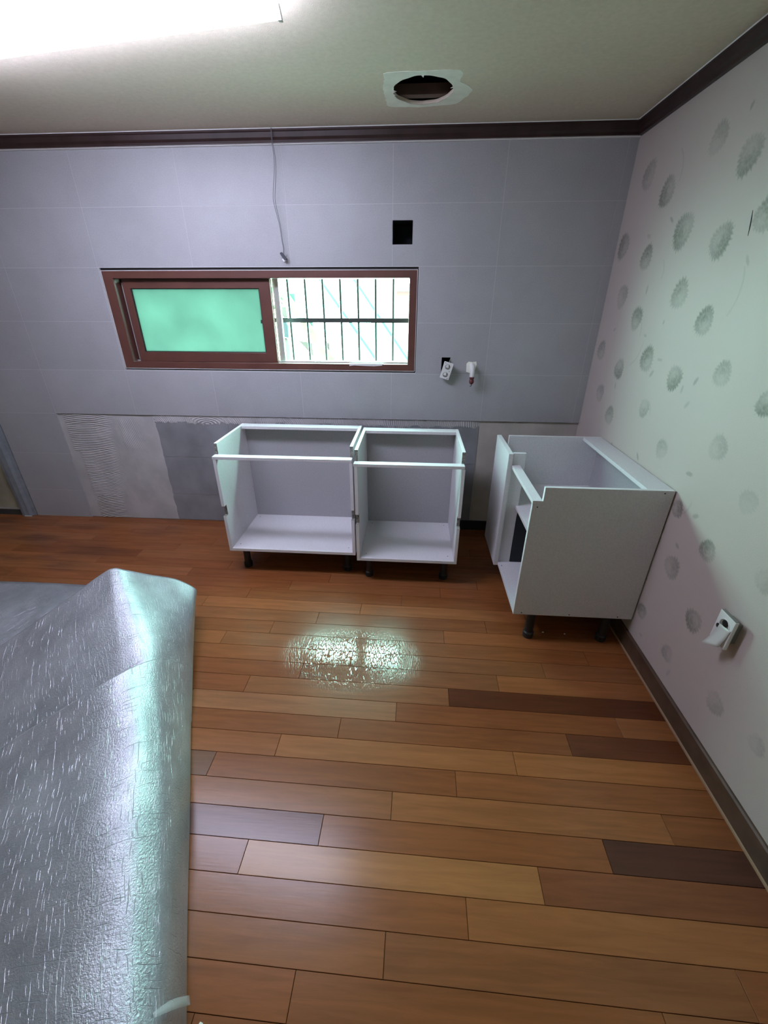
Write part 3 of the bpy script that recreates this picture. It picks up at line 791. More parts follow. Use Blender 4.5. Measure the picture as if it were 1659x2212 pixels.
# crown mouldings
ZK = 2.296
prof = [(0, ZC + .001), (-.037, ZC + .001), (-.037, ZC - .010), (-.031, ZC - .014), (-.026, ZC - .034), (-.018, ZC - .044), (-.018, ZK), (0, ZK)]
struct(MB().prism([(p[0] + .0015, p[1]) for p in prof], 'x', XL, 0.0).build('trim_1', M['crown']))
struct(MB().prism(prof, 'y', YF, -.001).build('trim_2', M['crown']))
cb = MB().prism([(-.0, ZK - .004), (-.012, ZK - .003), (-.017, ZK + .002), (0, ZK + .002)], 'x', DOORX, -.002)
cb.build('caulk_line', M['caulk'], wall_back)
b = MB().prism([(-.0375, ZC - .003), (-.041, ZC + .0005), (-.0375, ZC + .0005)], 'y', YF, -.04)
b.build('caulk_line', M['caulk'], ceiling)
b = MB().prism([(-.0365, ZC - .003), (-.040, ZC + .0005), (-.0365, ZC + .0005)], 'x', XL, -.04)
b.build('caulk_line', M['caulk'], ceiling)

# baseboards
BH = .094
o = struct(MB().prism([(0, 0.0), (-.012, 0.0), (-.012, BH - .006), (-.007, BH), (0, BH)], 'y', YF, .010).build('baseboard_right', M['base']))
MB().prism([(-.012, .0), (-.0175, .0), (-.0165, .006), (-.012, .008)], 'y', YF, .0).build('quarter_round', M['base_edge'], o)
struct(MB().box(-1.0, -.50, -.001, .0118, .0, .075).build('baseboard_back', M['black']))
struct(MB().prism([(XL, 0.0), (XL + .012, 0.0), (XL + .012, BH), (XL, BH)], 'y', YF, .0).build('baseboard_left', M['base']))

# ---------------------------------------------------------------- window
win = struct(empty('window_1', (0, 0, 0)))
FX0, FX1, FZ0, FZ1 = -3.030, -1.101, 1.151, 1.716
IX0, IX1, IZ0, IZ1 = -2.968, -1.146, 1.191, 1.675
def frame_part(name, x0, x1, z0, z1, ix0, ix1, iz0, iz1, y0, y1, m, parent, bevel=.002):
    return rects_plate(x0, x1, z0, z1, [(ix0, ix1, iz0, iz1)], y0, y1).build(name, m, parent, bevel=bevel)
frame_part('window_frame', FX0, FX1, FZ0, FZ1, IX0, IX1, IZ0, IZ1, -.004, .135, M['frame'], win)
# caulked gap round the frame
frame_part('caulk_bead', WIN[0] - .004, WIN[1] + .004, WIN[2] - .004, WIN[3] + .004, FX0 + .0005, FX1 - .0005, FZ0 + .0005, FZ1 - .0005, .0125, .130, M['frame_dark'], win, 0)
frame_part('caulk_bead', FX0 - .0022, FX1 + .0022, FZ0 - .0022, FZ1 + .0022, FX0 + .0005, FX1 - .0005, FZ0 + .0005, FZ1 - .0005, -.0045, .006, M['caulk'], win, 0)
# inner sash on the left
sx0, sx1 = -2.938, -1.998
sash = frame_part('window_sash', sx0, sx1, IZ0, IZ1, -2.893, -2.071, 1.250, 1.622, .030, .062, M['frame'], win)
MB().box(-2.896, -2.068, .044, .049, 1.247, 1.625).build('glass_pane', M['frosted'], sash)
rects_plate(-2.899, -2.065, 1.244, 1.628, [(-2.889, -2.075, 1.254, 1.618)], .036, .056).build('glazing_bead', M['frame_dark'], sash)
MB().box(-2.086, -2.074, .040, .043, 1.425, 1.445).build('sash_latch', M['frame_dark'], sash)
MB().box(IX0, sx0, .066, .09, IZ0, IZ1).build('dark_channel', M['frame_dark'], win)
MB().box(IX0 + .012, IX0 + .022, .050, .066, IZ0 + .012, IZ1 - .02).build('weather_strip', M['alu'], win)
# aluminium stile of the outer sash pushed behind the inner one, and the tracks
MB().box(-1.998, -1.962, .082, .110, IZ0, IZ1).build('outer_sash_stile', M['alu'], win)
for y in (.046, .098):
    MB().box(IX0, IX1, y - .003, y + .003, IZ0, IZ0 + .008).build('window_track', M['alu'], win)
b = MB()                                                                # loose foam strip on the right part of the sill
b.prism([(-1.52, IZ0 + .004), (-1.52, IZ0 - .012), (-1.49, IZ0 - .008), (-1.44, IZ0 - .010), (-1.36, IZ0 - .012), (-1.31, IZ0 - .008), (-1.30, IZ0 + .004)], 'y', -.0065, .004)
b.build('sill_chip', M['caulk'], win)

# security grille outside the window
gr = tag(empty('security_grille', (-1.57, .20, 1.19)), 'grey steel security grille of upright bars outside the open window half', 'grille')
def child_at(mb, name, m, parent, off, **k):
    mb.v = [(v[0] - off[0], v[1] - off[1], v[2] - off[2]) for v in mb.v]
    return mb.build(name, m, parent, **k)
go = (-1.57, .20, 1.19)
for i in range(17):
    x = -1.262 - .1158 * i + .01
    child_at(MB().tube([(x, .24, 1.15), (x, .24, 1.72)], .0085, 8), 'bar', M['bar'], gr, go, smooth=True)
child_at(MB().box(-3.03, -1.10, .222, .231, 1.424, 1.452), 'cross_rail', M['bar'], gr, go)
child_at(MB().box(-3.03, -1.10, .222, .258, 1.722, 1.745), 'end_rail', M['bar'], gr, go)
child_at(MB().box(-3.03, -1.10, .222, .258, 1.120, 1.140), 'end_rail', M['bar'], gr, go)

# outside: ground, neighbour's wall, leaning planks, green rails, blue can
struct(MB().box(-9, 5, .22, 12, -.4, -.3).build('ground', M['out_ground']))
nb = tag(empty('neighbour_house', (-1.0, 5.0, -.3)), 'pale rendered neighbour house with reddish brick panels seen through the window', 'house')
no = (-1.0, 5.0, -.3)
child_at(MB().box(-1.85, 3.0, 4.9, 6.0, -.3, 1.74), 'house_wall', M['out_wall'], nb, no)
child_at(MB().box(-1.95, 3.0, 4.75, 6.1, 1.74, 1.765), 'eave', M['out_tan'], nb, no)
child_at(MB().box(-1.42, -.5, 4.86, 4.9, 1.63, 1.70), 'brick_panel', M['out_pink'], nb, no)
child_at(MB().box(-1.42, -.5, 4.86, 4.9, 1.29, 1.52), 'brick_panel', M['out_pink'], nb, no)
def beam(name, p0, p1, w, h, m, label, cat, group=None):
    """square-section member from p0 to p1"""
    p0, p1 = Vector(p0), Vector(p1); L = (p1 - p0).length
    o = MB().box(-w / 2, w / 2, 0, L, -h / 2, h / 2).build(name, m)
    o.location = p0; o.rotation_euler = (p1 - p0).to_track_quat('Y', 'Z').to_euler()
    return tag(o, label, cat, group)
st = tag(empty('outside_stair', (-2.2, 2.0, -.3)), 'outdoor stair running down to the right with green risers, behind the grille', 'stair')
so = (-2.2, 2.0, -.3)
dd = Vector((-1.15, 2.0, -.30)) - Vector((-2.75, 2.0, 2.02))
sl = dd.z / dd.x
def strip(x0, z0, x1, z1, h, y0, y1, nm, m):
    child_at(MB().prism([(x0, z0), (x1, z1), (x1, z1 + h), (x0, z0 + h)], 'y', y0, y1), nm, m, st, so)
strip(-2.75, 1.93, -1.30, -.10, .13, 2.0, 2.05, 'stringer', M['out_tan'])
strip(-2.75, 2.62, -.75, -.08, .045, 2.0, 2.04, 'handrail', M['out_green'])
strip(-2.75, 3.10, -.40, -.08, .04, 2.0, 2.04, 'handrail', M['out_green'])
for i in range(8):
    x = -2.66 + .17 * i; z = 1.93 + (x + 2.75) * (-1.40)
    child_at(MB().prism([(x - .005, z + .06), (x + .11, z + .06), (x + .11, z - .07)], 'y', 2.05, 2.09), 'riser', M['out_green'] if i % 3 else M['out_grey'], st, so)
for i in range(5):
    x = -2.62 + .25 * i; z = 1.70 + (x + 2.75) * (-1.40)
    child_at(MB().prism([(x, z), (x + .14, z - .02), (x + .15, z - .16), (x + .02, z - .02)], 'y', 2.02, 2.04), 'bracket', M['out_grey'], st, so)
ca = tag(empty('water_can', (-2.50, 1.95, 1.0)), 'dark blue container beyond the lower left bars of the grille', 'container')
MB().lathe([(.0, -1.3), (.05, -1.3), (.05, .13), (.025, .20)], (0, 0, 0), 12).build('stand_post', M['out_grey'], ca, smooth=True)
MB().prism([(-.03, .22), (.055, .20), (.06, .33), (.03, .40), (-.03, .40)], 'y', -.05, .05).build('can_body', M['out_blue'], ca, bevel=.008)

lv = tag(empty('leafy_shrub', (-2.75, 2.3, -.3)), 'green shrub leaves showing at the upper left bars outside', 'shrub')
lo_ = (-2.75, 2.3, -.3)
child_at(MB().tube([(-2.75, 2.3, -.3), (-2.73, 2.3, .9), (-2.70, 2.3, 1.62), (-2.66, 2.3, 1.85)], [.02, .015, .008, .004], 8), 'stem', M['out_tan'], lv, lo_, smooth=True)
for i in range(34):
    a_ = random.uniform(0, 6.28); L = random.uniform(.05, .09); c_ = Vector((-2.70 + random.uniform(-.10, .13), 2.3 + random.uniform(-.05, .05), random.uniform(1.45, 1.86)))
    u_ = Vector((math.cos(a_), random.uniform(-.4, .4), math.sin(a_))).normalized() * L; v_ = Vector((-math.sin(a_), .3, math.cos(a_))) * L * .3
    b = MB()._add([c_, c_ + u_ * .5 + v_, c_ + u_, c_ + u_ * .5 - v_, c_ + u_ * .5 + Vector((0, .012, 0))], [(0, 1, 4), (1, 2, 4), (2, 3, 4), (3, 0, 4)])
    child_at(b, 'leaf', M['out_leaf'], lv, lo_)

# ---------------------------------------------------------------- door at the far left of the back wall
door = struct(empty('door_1', (-4.6, 0, 0)))
do = (-4.6, 0, 0)
child_at(MB().prism([(-4.112, -.004), (-4.112, .011), (-4.212, .011), (-4.212, -.03), (-4.185, -.034), (-4.150, -.030), (-4.135, -.012)], 'z', 0.003, 2.05), 'door_casing', M['casing'], door, do)
child_at(MB().box(-5.15, -4.212, -.006, .0115, .0, .05), 'door_rail', M['door_frame'], door, do, bevel=.002)
child_at(MB().box(-5.15, -4.225, -.010, -.0005, .051, .062), 'track_strip', M['alu'], door, do)
child_at(MB().box(-4.240, -4.212, -.004, .0115, .05, 2.05), 'door_stile', M['door_frame'], door, do)
child_at(MB().box(-5.15, -4.240, .002, .0110, .062, 2.03), 'door_pane', M['door_glass'], door, do)
child_at(MB().box(-4.19, -4.13, -.036, -.0345, .003, .012), 'casing_foot', M['caulk'], door, do)

# ---------------------------------------------------------------- ceiling lamp
lx, ly = -1.528, -1.112
lamp = tag(empty('ceiling_lamp', (lx, ly, ZC)), 'wide glowing white panel lamp on the ceiling, upper left', 'lamp')
lamp.rotation_euler = (0, 0, R(-8.6))
LW, LD = 1.45, .225
MB().box(-LW - .01, .01, -LD - .01, .01, -.022, 0).build('lamp_body', M['lamp_body'], lamp)
dfp = MB()
dfp.box(-LW, 0, -LD, 0, -.074, -.072, 0)
dfp.box(-LW, 0, -LD, 0, -.072, -.022, 1)
dfp.build('diffuser', [M['lamp'], M['lamp_side']], lamp)
MB().prism([(.0005, -.078), (.012, -.078), (.004, -.040), (.0005, -.040)], 'y', -.010, .003).build('corner_clip', M['caulk'], lamp)

# ---------------------------------------------------------------- base cabinets
T = .018
def side_poly(yf, yb, z0, z1, notch=.045, nh=.080, mid=True):
    """side panel outline in (y,z): finger-grip cut-outs at the top front corner and at mid height"""
    p = [(yb, z0), (yf, z0)]
    s = [0]                                                              # bottom edge
    if mid:
        p += [(yf, .403), (yf + .028, .403), (yf + .028, .468), (yf, .468)]; s += [1, 2, 2, 2]
    p += [(yf, z1 - nh), (yf + notch, z1 - nh), (yf + notch, z1), (yb, z1)]; s += [1, 2, 2, 1, 0]
    return p, s
def legs(cab, off, pts, h):
    for x, y in pts:
        lg = child_at(MB().lathe([(.026, 0), (.027, .004), (.027, .030), (.021, .036), (.021, h - .012), (.032, h - .010), (.032, h)], (x, y, 0), 20), 'leg', M['black'], cab, off, smooth=True)
def screws(cab, off, pts, axis):
    for p in pts:
        b = MB().lathe([(.0032, 0), (.0032, .0006), (.0015, .0010)], (0, 0, 0), 8)
        if axis == 'z': b.v = [(v[0] + p[0], v[1] + p[1], v[2] + p[2]) for v in b.v]
        else: b.v = [(v[0] + p[0], p[1] - v[2], v[1] + p[2]) for v in b.v]
        child_at(b, 'screw', M['screw'], cab, off)
BM = [M['board'], M['band'], M['chip']]
def base_cabinet(label, x0, x1, yf, yb, z0, z1):
    cab = tag(empty('base_cabinet', ((x0 + x1) / 2, (yf + yb) / 2, 0)), label, 'cabinet', 'open base cabinet carcasses')
    off = ((x0 + x1) / 2, (yf + yb) / 2, 0)
    p, s = side_poly(yf, yb, z0, z1)
    for a, b_ in ((x0, x0 + T), (x1 - T, x1)):
        child_at(MB().prism(p, 'x', a, b_, 0, s), 'side_panel', BM, cab, off, bevel=.0006)
    ia, ib = x0 + T + .0004, x1 - T - .0004
    child_at(MB().box(ia, ib, yf + .001, yb - .012, z0 + .0005, z0 + T), 'bottom_panel', M['board'], cab, off)
    child_at(MB().box(ia, ib, yf, yf + .0009, z0 + .0005, z0 + T), 'edge_band', M['band'], cab, off)
    child_at(MB().box(ia, ib, yb - .011, yb - .002, z0 + .0005, z1 - T - .001), 'back_panel', M['back_board'], cab, off)
    child_at(MB().box(ia, ib, yb - .070, yb, z1 - T, z1 - .0003), 'back_rail', M['board'], cab, off, bevel=.0006)
    child_at(MB().box(x0 - .002, x1 - T * .2, yf - .001, yf + .044, z1 - .080 + .0003, z1 - .080 + T * .0 + .0165), 'front_rail', M['board'], cab, off, bevel=.0006)
    legs(cab, off, [(x0 + .065, yf + .085), (x1 - .065, yf + .085), (x0 + .065, yb - .07), (x1 - .065, yb - .07)], z0)
    screws(cab, off, [(x0 + .05, yf + .055, z0 + T), (x1 - .05, yf + .055, z0 + T), (x0 + .05, yb - .05, z0 + T), (x1 - .05, yb - .05, z0 + T)], 'z')
    return cab
base_cabinet('wider open sink cabinet carcass standing under the window, front rail across its top', -2.212, -1.424, -.670, -.190, .162, .840)
base_cabinet('narrower open cabinet carcass standing right of the wider one under the window', -1.409, -.815, -.722, -.226, .160, .838)

# corner unit against the right wall
cx0, cx1, cyn, cyf, cz0, cz1 = -.575, -.006, -1.155, -.372, .167, .850
cc = tag(empty('base_cabinet', (-.29, -.76, 0)), 'corner base cabinet carcass against the flowered right wall, closed side facing the room', 'cabinet', 'open base cabinet carcasses')
co = (-.29, -.76, 0)
pp = [(cx1, cz0), (cx0, cz0), (cx0, .770), (cx0 + .042, .770), (cx0 + .042, cz1), (cx1, cz1)]
child_at(MB().prism(pp, 'y', cyn, cyn + T, 0, [0, 1, 2, 1, 1, 0]), 'side_panel', BM, cc, co, bevel=.0006)
child_at(MB().prism(pp, 'y', cyf - T, cyf, 0, [0, 1, 2, 1, 1, 0]), 'side_panel', BM, cc, co, bevel=.0006)
ya, yb_ = cyn + T + .0004, cyf - T - .0004
child_at(MB().box(cx0 + .001, cx1 - .012, ya, yb_, cz0 + .0005, cz0 + T), 'bottom_panel', M['board'], cc, co)
child_at(MB().box(cx0, cx0 + .0009, ya, yb_, cz0 + .0005, cz0 + T), 'edge_band', M['band'], cc, co)
child_at(MB().box(cx1 - .011, cx1 - .002, ya, yb_, .5355, cz1 - T - .001), 'back_panel', M['back_board'], cc, co)
child_at(MB().box(cx1 - .011, cx1 - .002, ya, yb_, cz0 + T, .5350), 'back_panel', M['back_board'], cc, co)
child_at(MB().box(cx0 + .069, cx1 - .0125, -.7100, -.7060, cz0 + T + .0004, .5355), 'shade_sheet', M['dark'], cc, co)  # near-black sheet added so the space under the shelf reads as deep shade
child_at(MB().box(cx1 - .105, cx1, ya, yb_, cz1 - T, cz1 - .0003), 'back_rail', M['board'], cc, co, bevel=.0006)
child_at(MB().box(cx0 - .001, cx0 + .041, cyn + .0005, -.711, .7703, .787), 'front_rail', M['board'], cc, co, bevel=.0006)
child_at(MB().prism([(cx0, cz0 + T + .0004), (cx0 + .066, cz0 + T + .0004), (cx0 + .066, cz1), (cx0 + .002, cz1), (cx0 + .002, .7875), (cx0, .7875)], 'y', -.7105, -.6930, 0, [0, 0, 0, 1, 2, 1]), 'divider_panel', BM, cc, co, bevel=.0006)
child_at(MB().prism([(cx0 + .053, ya), (cx1 - .012, ya), (cx1 - .012, yb_), (cx0 + .068, yb_), (cx0 + .068, -.7115), (cx0 + .053, -.7115)], 'z', .536, .552), 'shelf', M['board'], cc, co, bevel=.0006)
child_at(MB().box(-.600, -.5765, -.722, cyf, cz0, cz1), 'blind_panel', M['board'], cc, co, bevel=.0008)
legs(cc, co, [(-.470, -1.118), (-.105, -1.118), (-.470, -.42), (-.105, -.42)], cz0)
screws(cc, co, [(-.045, cyn, .838), (-.553, cyn, .758), (-.535, cyn, .178), (-.305, cyn, .178), (-.075, cyn, .178)], 'y')
screws(cc, co, [(-.30, -1.09, cz0 + T), (-.56, -.755, cz0 + T)], 'z')

# ---------------------------------------------------------------- things on the back wall
# hanging wire with a connector
wr = tag(empty('hanging_wire', (-1.88, -.02, 2.30)), 'thin twin wire hanging from the ceiling trim to above the window, with black connector', 'wire')
wo = (-1.88, -.02, 2.30)
path = [(-1.881, -.041, 2.352), (-1.882, -.042, 2.300), (-1.878, -.036, 2.24), (-1.883, -.033, 2.176), (-1.897, -.032, 2.10), (-1.903, -.032, 2.045), (-1.893, -.03, 1.985), (-1.884, -.03, 1.93), (-1.880, -.028, 1.86), (-1.876, -.027, 1.825), (-1.880, -.026, 1.795)]
def spline(pts, n=6):
    P = [Vector(p) for p in pts]; out = []
    for i in range(len(P) - 1):
        p0, p1, p2, p3 = P[max(i - 1, 0)], P[i], P[i + 1], P[min(i + 2, len(P) - 1)]
        for k in range(n):
            t = k / n
            out.append(.5 * ((2 * p1) + (-p0 + p2) * t + (2 * p0 - 5 * p1 + 4 * p2 - p3) * t * t + (-p0 + 3 * p1 - 3 * p2 + p3) * t ** 3))
    return out + [P[-1]]
for sgn in (-1, 1):
    pts = []
    for i, p in enumerate(spline(path)):
        sp = .0015 + .0035 * math.sin(min(1, i / 50) * math.pi) ** 2
        pts.append((p.x + sgn * sp, p.y + sgn * .0008, p.z))
    child_at(MB().tube(pts, .0014, 6), 'wire_strand', M['wire'], wr, wo, smooth=True)
c = child_at(MB().prism([(-1.901, 1.800), (-1.890, 1.806), (-1.862, 1.772), (-1.868, 1.764), (-1.876, 1.764)], 'y', -.034, -.014), 'connector', M['navy'], wr, wo, bevel=.002)
child_at(MB().prism([(-1.892, 1.770), (-1.880, 1.756), (-1.868, 1.764), (-1.876, 1.776)], 'y', -.032, -.016), 'connector_tip', M['white_pl'], wr, wo, bevel=.0015)
child_at(MB().tube([(-1.866, -.024, 1.780), (-1.858, -.026, 1.794)], .0010, 6), 'bare_end', M['wire'], wr, wo)

def socket_plate(name, parent, w, h, t, holes, m_face):
    """plate in local xz, front at y=-t; round recesses with pins"""
    b = MB().box(-w / 2, w / 2, -t, 0, -h / 2, h / 2)
    return b.build(name, m_face, parent, bevel=.002)
def round_socket(parent, z, r, dep, y, mface, mdark):
    n = 28
    def ring(rad, yy): return [(rad * math.cos(2 * math.pi * k / n), yy, z + rad * math.sin(2 * math.pi * k / n)) for k in range(n)]
    b = MB()
    V = ring(r, y - .0015) + ring(r * .88, y - .0015) + ring(r * .84, y - .0008) + ring(r, y)
    F = [(i * n + k, i * n + (k + 1) % n, (i + 1) * n + (k + 1) % n, (i + 1) * n + k) for i in range(2) for k in range(n)] + [(3 * n + k, 3 * n + (k + 1) % n, (k + 1) % n, k) for k in range(n)]
    b._add(V, F)
    o = b.build('socket_ring', mface, parent)
    MB()._add(ring(r * .86, y - .0007) + ring(r * .86, y - .0002), [tuple(range(n))] + [(k, (k + 1) % n, n + (k + 1) % n, n + k) for k in range(n)]).build('socket_well', mdark, parent)
    return o
# loose double socket on the tiles
ds = tag(empty('wall_socket', (-.897, -.042, 1.163), (R(10), R(15), R(-8))), 'loose white double socket hanging tilted from its hole in the tiles', 'socket', 'loose wall sockets')
socket_plate('socket_plate', ds, .060, .105, .010, 2, M['white_pl'])
MB().box(-.022, .022, 0, .022, -.042, .042).build('socket_body', M['grey_pl'], ds)
for z in (.026, -.024):
    round_socket(ds, z, .0195, .01, -.0102, M['white_pl'], M['grey_pl'])
    MB().prism([(-.012, z - .006), (-.012, z + .010), (.002, z + .016), (.006, z - .004)], 'y', -.0122, -.0112).build('socket_face', M['white_pl'], ds)
    for dx, dz in ((.009, .006), (-.010, -.008), (.010, -.010)):
        MB().lathe([(.0022, 0), (.0022, .0012)], (0, 0, 0), 8).build('socket_pin', M['screw'], ds, loc=(dx, -.0118, z + dz)).rotation_euler = (R(90), 0, 0)
for dx, dz in ((-.020, .047), (.018, .001), (.018, -.046)):
    o = MB().lathe([(.0025, 0), (.0025, .001)], (0, 0, 0), 8).build('plate_screw', M['screw'], ds, loc=(dx, -.0100, dz)); o.rotation_euler = (R(90), 0, 0)
ds_c = MB().tube([(-.002, .02, .03), (0, .055, .05), (.0, .12, .06)], .004, 8).build('socket_cable', M['grey_pl'], ds)
# chipped hole corner
# pipe stub with cap
gp = tag(empty('pipe_stub', (-.738, 0, 1.19)), 'short white elbow pipe with dark red cap poking out of the tiled wall', 'pipe')
po_ = (-.738, 0, 1.19)
child_at(MB().prism([(-.770, 1.150), (-.772, 1.200), (-.760, 1.212), (-.735, 1.209), (-.712, 1.213), (-.708, 1.196), (-.716, 1.150), (-.740, 1.142)], 'y', -.0025, -.0003), 'plaster_patch', M['torn'], gp, po_)
child_at(MB().tube([(-.738, -.001, 1.188), (-.738, -.030, 1.188), (-.738, -.046, 1.182), (-.738, -.055, 1.168), (-.738, -.058, 1.150), (-.738, -.058, 1.128)], [.0165, .0165, .0170, .0165, .0155, .0150], 16), 'elbow', M['white_pl'], gp, po_, smooth=True)
child_at(MB().lathe([(.0125, -.008), (.0145, -.006), (.0145, .006), (.0125, .008)], (-.738, -.058, 1.122), 16), 'collar', M['cap'], gp, po_, smooth=True)
child_at(MB().lathe([(.004, -.022), (.011, -.017), (.0148, -.008), (.0148, .002), (.010, .010)], (-.738, -.058, 1.104), 16), 'valve_cap', M['cap'], gp, po_, smooth=True)
child_at(MB().tube([(-.738, -.058, 1.086), (-.737, -.058, 1.074), (-.741, -.058, 1.070), (-.745, -.058, 1.073)], .0020, 6), 'hook', M['screw'], gp, po_, smooth=True)

# socket on the right wall, pulled out, film peeling off
rs = tag(empty('wall_socket', (-.026, -1.660, .563), (0, R(0), R(-90))), 'loose white socket on the flowered right wall with peeling clear film', 'socket', 'loose wall sockets')
socket_plate('socket_plate', rs, .073, .116, .012, 1, M['white_pl'])
MB().box(-.024, .024, 0.0005, .0255, -.040, .040).build('socket_body', M['grey_pl'], rs)
MB().box(-.034, .034, -.0115, -.0005, .0582, .0600).build('plate_edge', M['grey_pl'], rs)
round_socket(rs, .018, .024, .01, -.0122, M['white_pl'], M['grey_pl'])
o = MB().lathe([(.013, 0), (.013, .001)], (0, 0, 0), 18).build('socket_hole', M['screw'], rs, loc=(.003, -.0128, .027)); o.rotation_euler = (R(90), 0, 0)
o = MB().lathe([(.009, 0), (.009, .001)], (0, 0, 0), 18).build('socket_hole', M['screw'], rs, loc=(-.019, -.0128, .000)); o.rotation_euler = (R(90), 0, 0)
b = MB(); nv = 8
for i in range(nv + 1):
    t = i / nv
    for j in range(5):
        u = j / 4
        b.v.append((-.016 + .050 * u - .006 * t, -.0140 - .026 * t * t * (1 - .6 * u) - .006 * math.sin(u * math.pi) * t, .012 + .008 * u - (.090 - .016 * u) * t))
for i in range(nv):
    for j in range(4):
        a_ = i * 5 + j; b.f.append((a_, a_ + 1, a_ + 6, a_ + 5)); b.mi.append(0)
flm = b.build('peeling_film', mat('film_white', (0.62, 0.62, 0.58), rough=0.3), rs, smooth=True)
sm_ = flm.modifiers.new('solid', 'SOLIDIFY'); sm_.thickness = .0008

# ---------------------------------------------------------------- folded mats in the left foreground
STATIONS = {                                                           # cross-sections of the two folded sheets, right edge to left, metres
    'A': [(-2.231, -1.086, 0.150), (-2.228, -1.090, 0.190), (-2.306, -1.109, 0.260), (-2.389, -1.187, 0.340), (-2.432, -1.270, 0.420), (-2.469, -1.290, 0.440), (-2.521, -1.321, 0.420), (-2.666, -1.442, 0.330), (-2.863, -1.573, 0.210), (-3.078, -1.732, 0.080)],
    'B': [(-2.112, -1.393, 0.070), (-2.112, -1.423, 0.120), (-2.129, -1.489, 0.200), (-2.148, -1.568, 0.280), (-2.172, -1.614, 0.310), (-2.211, -1.662, 0.305), (-2.261, -1.710, 0.285), (-2.362, -1.794, 0.240), (-2.511, -1.908, 0.170), (-2.729, -2.055, 0.060)],
    'C': [(-1.972, -1.725, 0.000), (-1.965, -1.756, 0.050), (-1.964, -1.812, 0.130), (-1.966, -1.873, 0.200), (-1.987, -1.915, 0.225), (-2.024, -1.949, 0.225), (-2.073, -1.992, 0.210), (-2.176, -2.066, 0.170), (-2.335, -2.174, 0.120), (-2.547, -2.289, 0.050)],
    'D': [(-2.056, -1.520, 0.060), (-2.068, -1.526, 0.100), (-2.082, -1.581, 0.190), (-2.094, -1.649, 0.270), (-2.113, -1.724, 0.315), (-2.153, -1.795, 0.330), (-2.232, -1.866, 0.305), (-2.344, -1.922, 0.250), (-2.481, -1.992, 0.180), (-2.639, -2.072, 0.100)],
    'E': [(-1.963, -1.740, 0.020), (-1.957, -1.768, 0.070), (-1.958, -1.805, 0.130), (-1.959, -1.850, 0.195), (-1.968, -1.894, 0.245), (-1.993, -1.958, 0.288), (-2.072, -2.030, 0.280), (-2.186, -2.100, 0.237), (-2.313, -2.167, 0.185), (-2.467, -2.240, 0.110)],
    'F': [(-1.813, -2.054, 0.010), (-1.804, -2.075, 0.060), (-1.797, -2.102, 0.120), (-1.800, -2.132, 0.180), (-1.819, -2.161, 0.225), (-1.854, -2.201, 0.262), (-1.915, -2.255, 0.270), (-2.015, -2.304, 0.246), (-2.136, -2.345, 0.205), (-2.304, -2.404, 0.130)],
    'G': [(-1.679, -2.339, 0.010), (-1.670, -2.353, 0.060), (-1.663, -2.371, 0.120), (-1.668, -2.390, 0.175), (-1.692, -2.407, 0.212), (-1.732, -2.431, 0.240), (-1.804, -2.461, 0.245), (-1.899, -2.488, 0.226), (-2.008, -2.509, 0.195), (-2.200, -2.548, 0.130)],
    'H': [(-1.566, -2.566, 0.010), (-1.559, -2.573, 0.060), (-1.555, -2.583, 0.120), (-1.560, -2.594, 0.175), (-1.583, -2.605, 0.210), (-1.622, -2.618, 0.232), (-1.695, -2.637, 0.236), (-1.782, -2.656, 0.218), (-1.879, -2.674, 0.190), (-2.066, -2.703, 0.130)],
}
F0 = Vector((-2.356, -.892, 0)); AX = Vector((.42555, -.90493, 0)); NX = Vector((-.90493, -.42555, 0))
def mat_sheet(name, keys, nu=90, nseg=26, thick=.006):
    rows = []
    for k in keys:                                                      # resample every section evenly by length
        pts = spline(STATIONS[k], 8)
        L = [0]
        for i in range(1, len(pts)): L.append(L[-1] + (pts[i] - pts[i - 1]).length)
        T_ = np.linspace(0, L[-1], nu)
        # stretch so that the same column follows the ridge in every section
        rows.append([np.interp(np.linspace(0, len(pts) - 1, nu), np.arange(len(pts)), [p[c] for p in pts]) for c in range(3)])
    rows = np.array(rows).transpose(0, 2, 1)                            # station, column, xyz
    grid = []
    for j in range(nu):
        grid.append(spline([tuple(r) for r in rows[:, j]], nseg))
    nv = len(grid[0])
    V = np.array([[grid[j][i] for j in range(nu)] for i in range(nv)])
    V[..., 2] = np.maximum(V[..., 2], .008)
    mid = V[:, nu // 2]
    sl = np.concatenate([[0], np.cumsum(np.linalg.norm(np.diff(mid, axis=0), axis=1))])
    cl = np.concatenate([np.zeros((nv, 1)), np.cumsum(np.linalg.norm(np.diff(V, axis=1), axis=2), axis=1)], 1)
    for i in range(nv):
        for j in range(nu):
            V[i, j, 2] += .004 * noise.noise((sl[i] * 2.5, cl[i, j] * 3.5, 1.7)) * min(1, V[i, j, 2] / .1)
    fs = [(i * nu + j, i * nu + j + 1, (i + 1) * nu + j + 1, (i + 1) * nu + j) for i in range(nv - 1) for j in range(nu - 1)]
    me = bpy.data.meshes.new(name); me.from_pydata(V.reshape(-1, 3).tolist(), [], fs)
    uvl = me.uv_layers.new(name='UVMap')
    for lp in me.loops:
        i, j = divmod(lp.vertex_index, nu)
        uvl.data[lp.index].uv = (sl[i], cl[i, j])
    me.materials.append(M['mat_film'])
    me.polygons.foreach_set('use_smooth', [True] * len(me.polygons))
    o = bpy.data.objects.new(name, me); COL.objects.link(o)
    so_ = o.modifiers.new('solid', 'SOLIDIFY'); so_.thickness = thick; so_.offset = -1
    return o
def flip_check(o):
    n_up = sum(p.normal.z * p.area for p in o.data.polygons)
    if n_up < 0:
        o.data.flip_normals()
m1 = tag(empty('floor_mat', (F0.x, F0.y, 0)), 'silvery grey foam mat folded over on itself, lower sheet with the far corner', 'mat', 'folded silver floor mats')
fs1 = mat_sheet('folded_sheet', 'ABC')
flip_check(fs1)
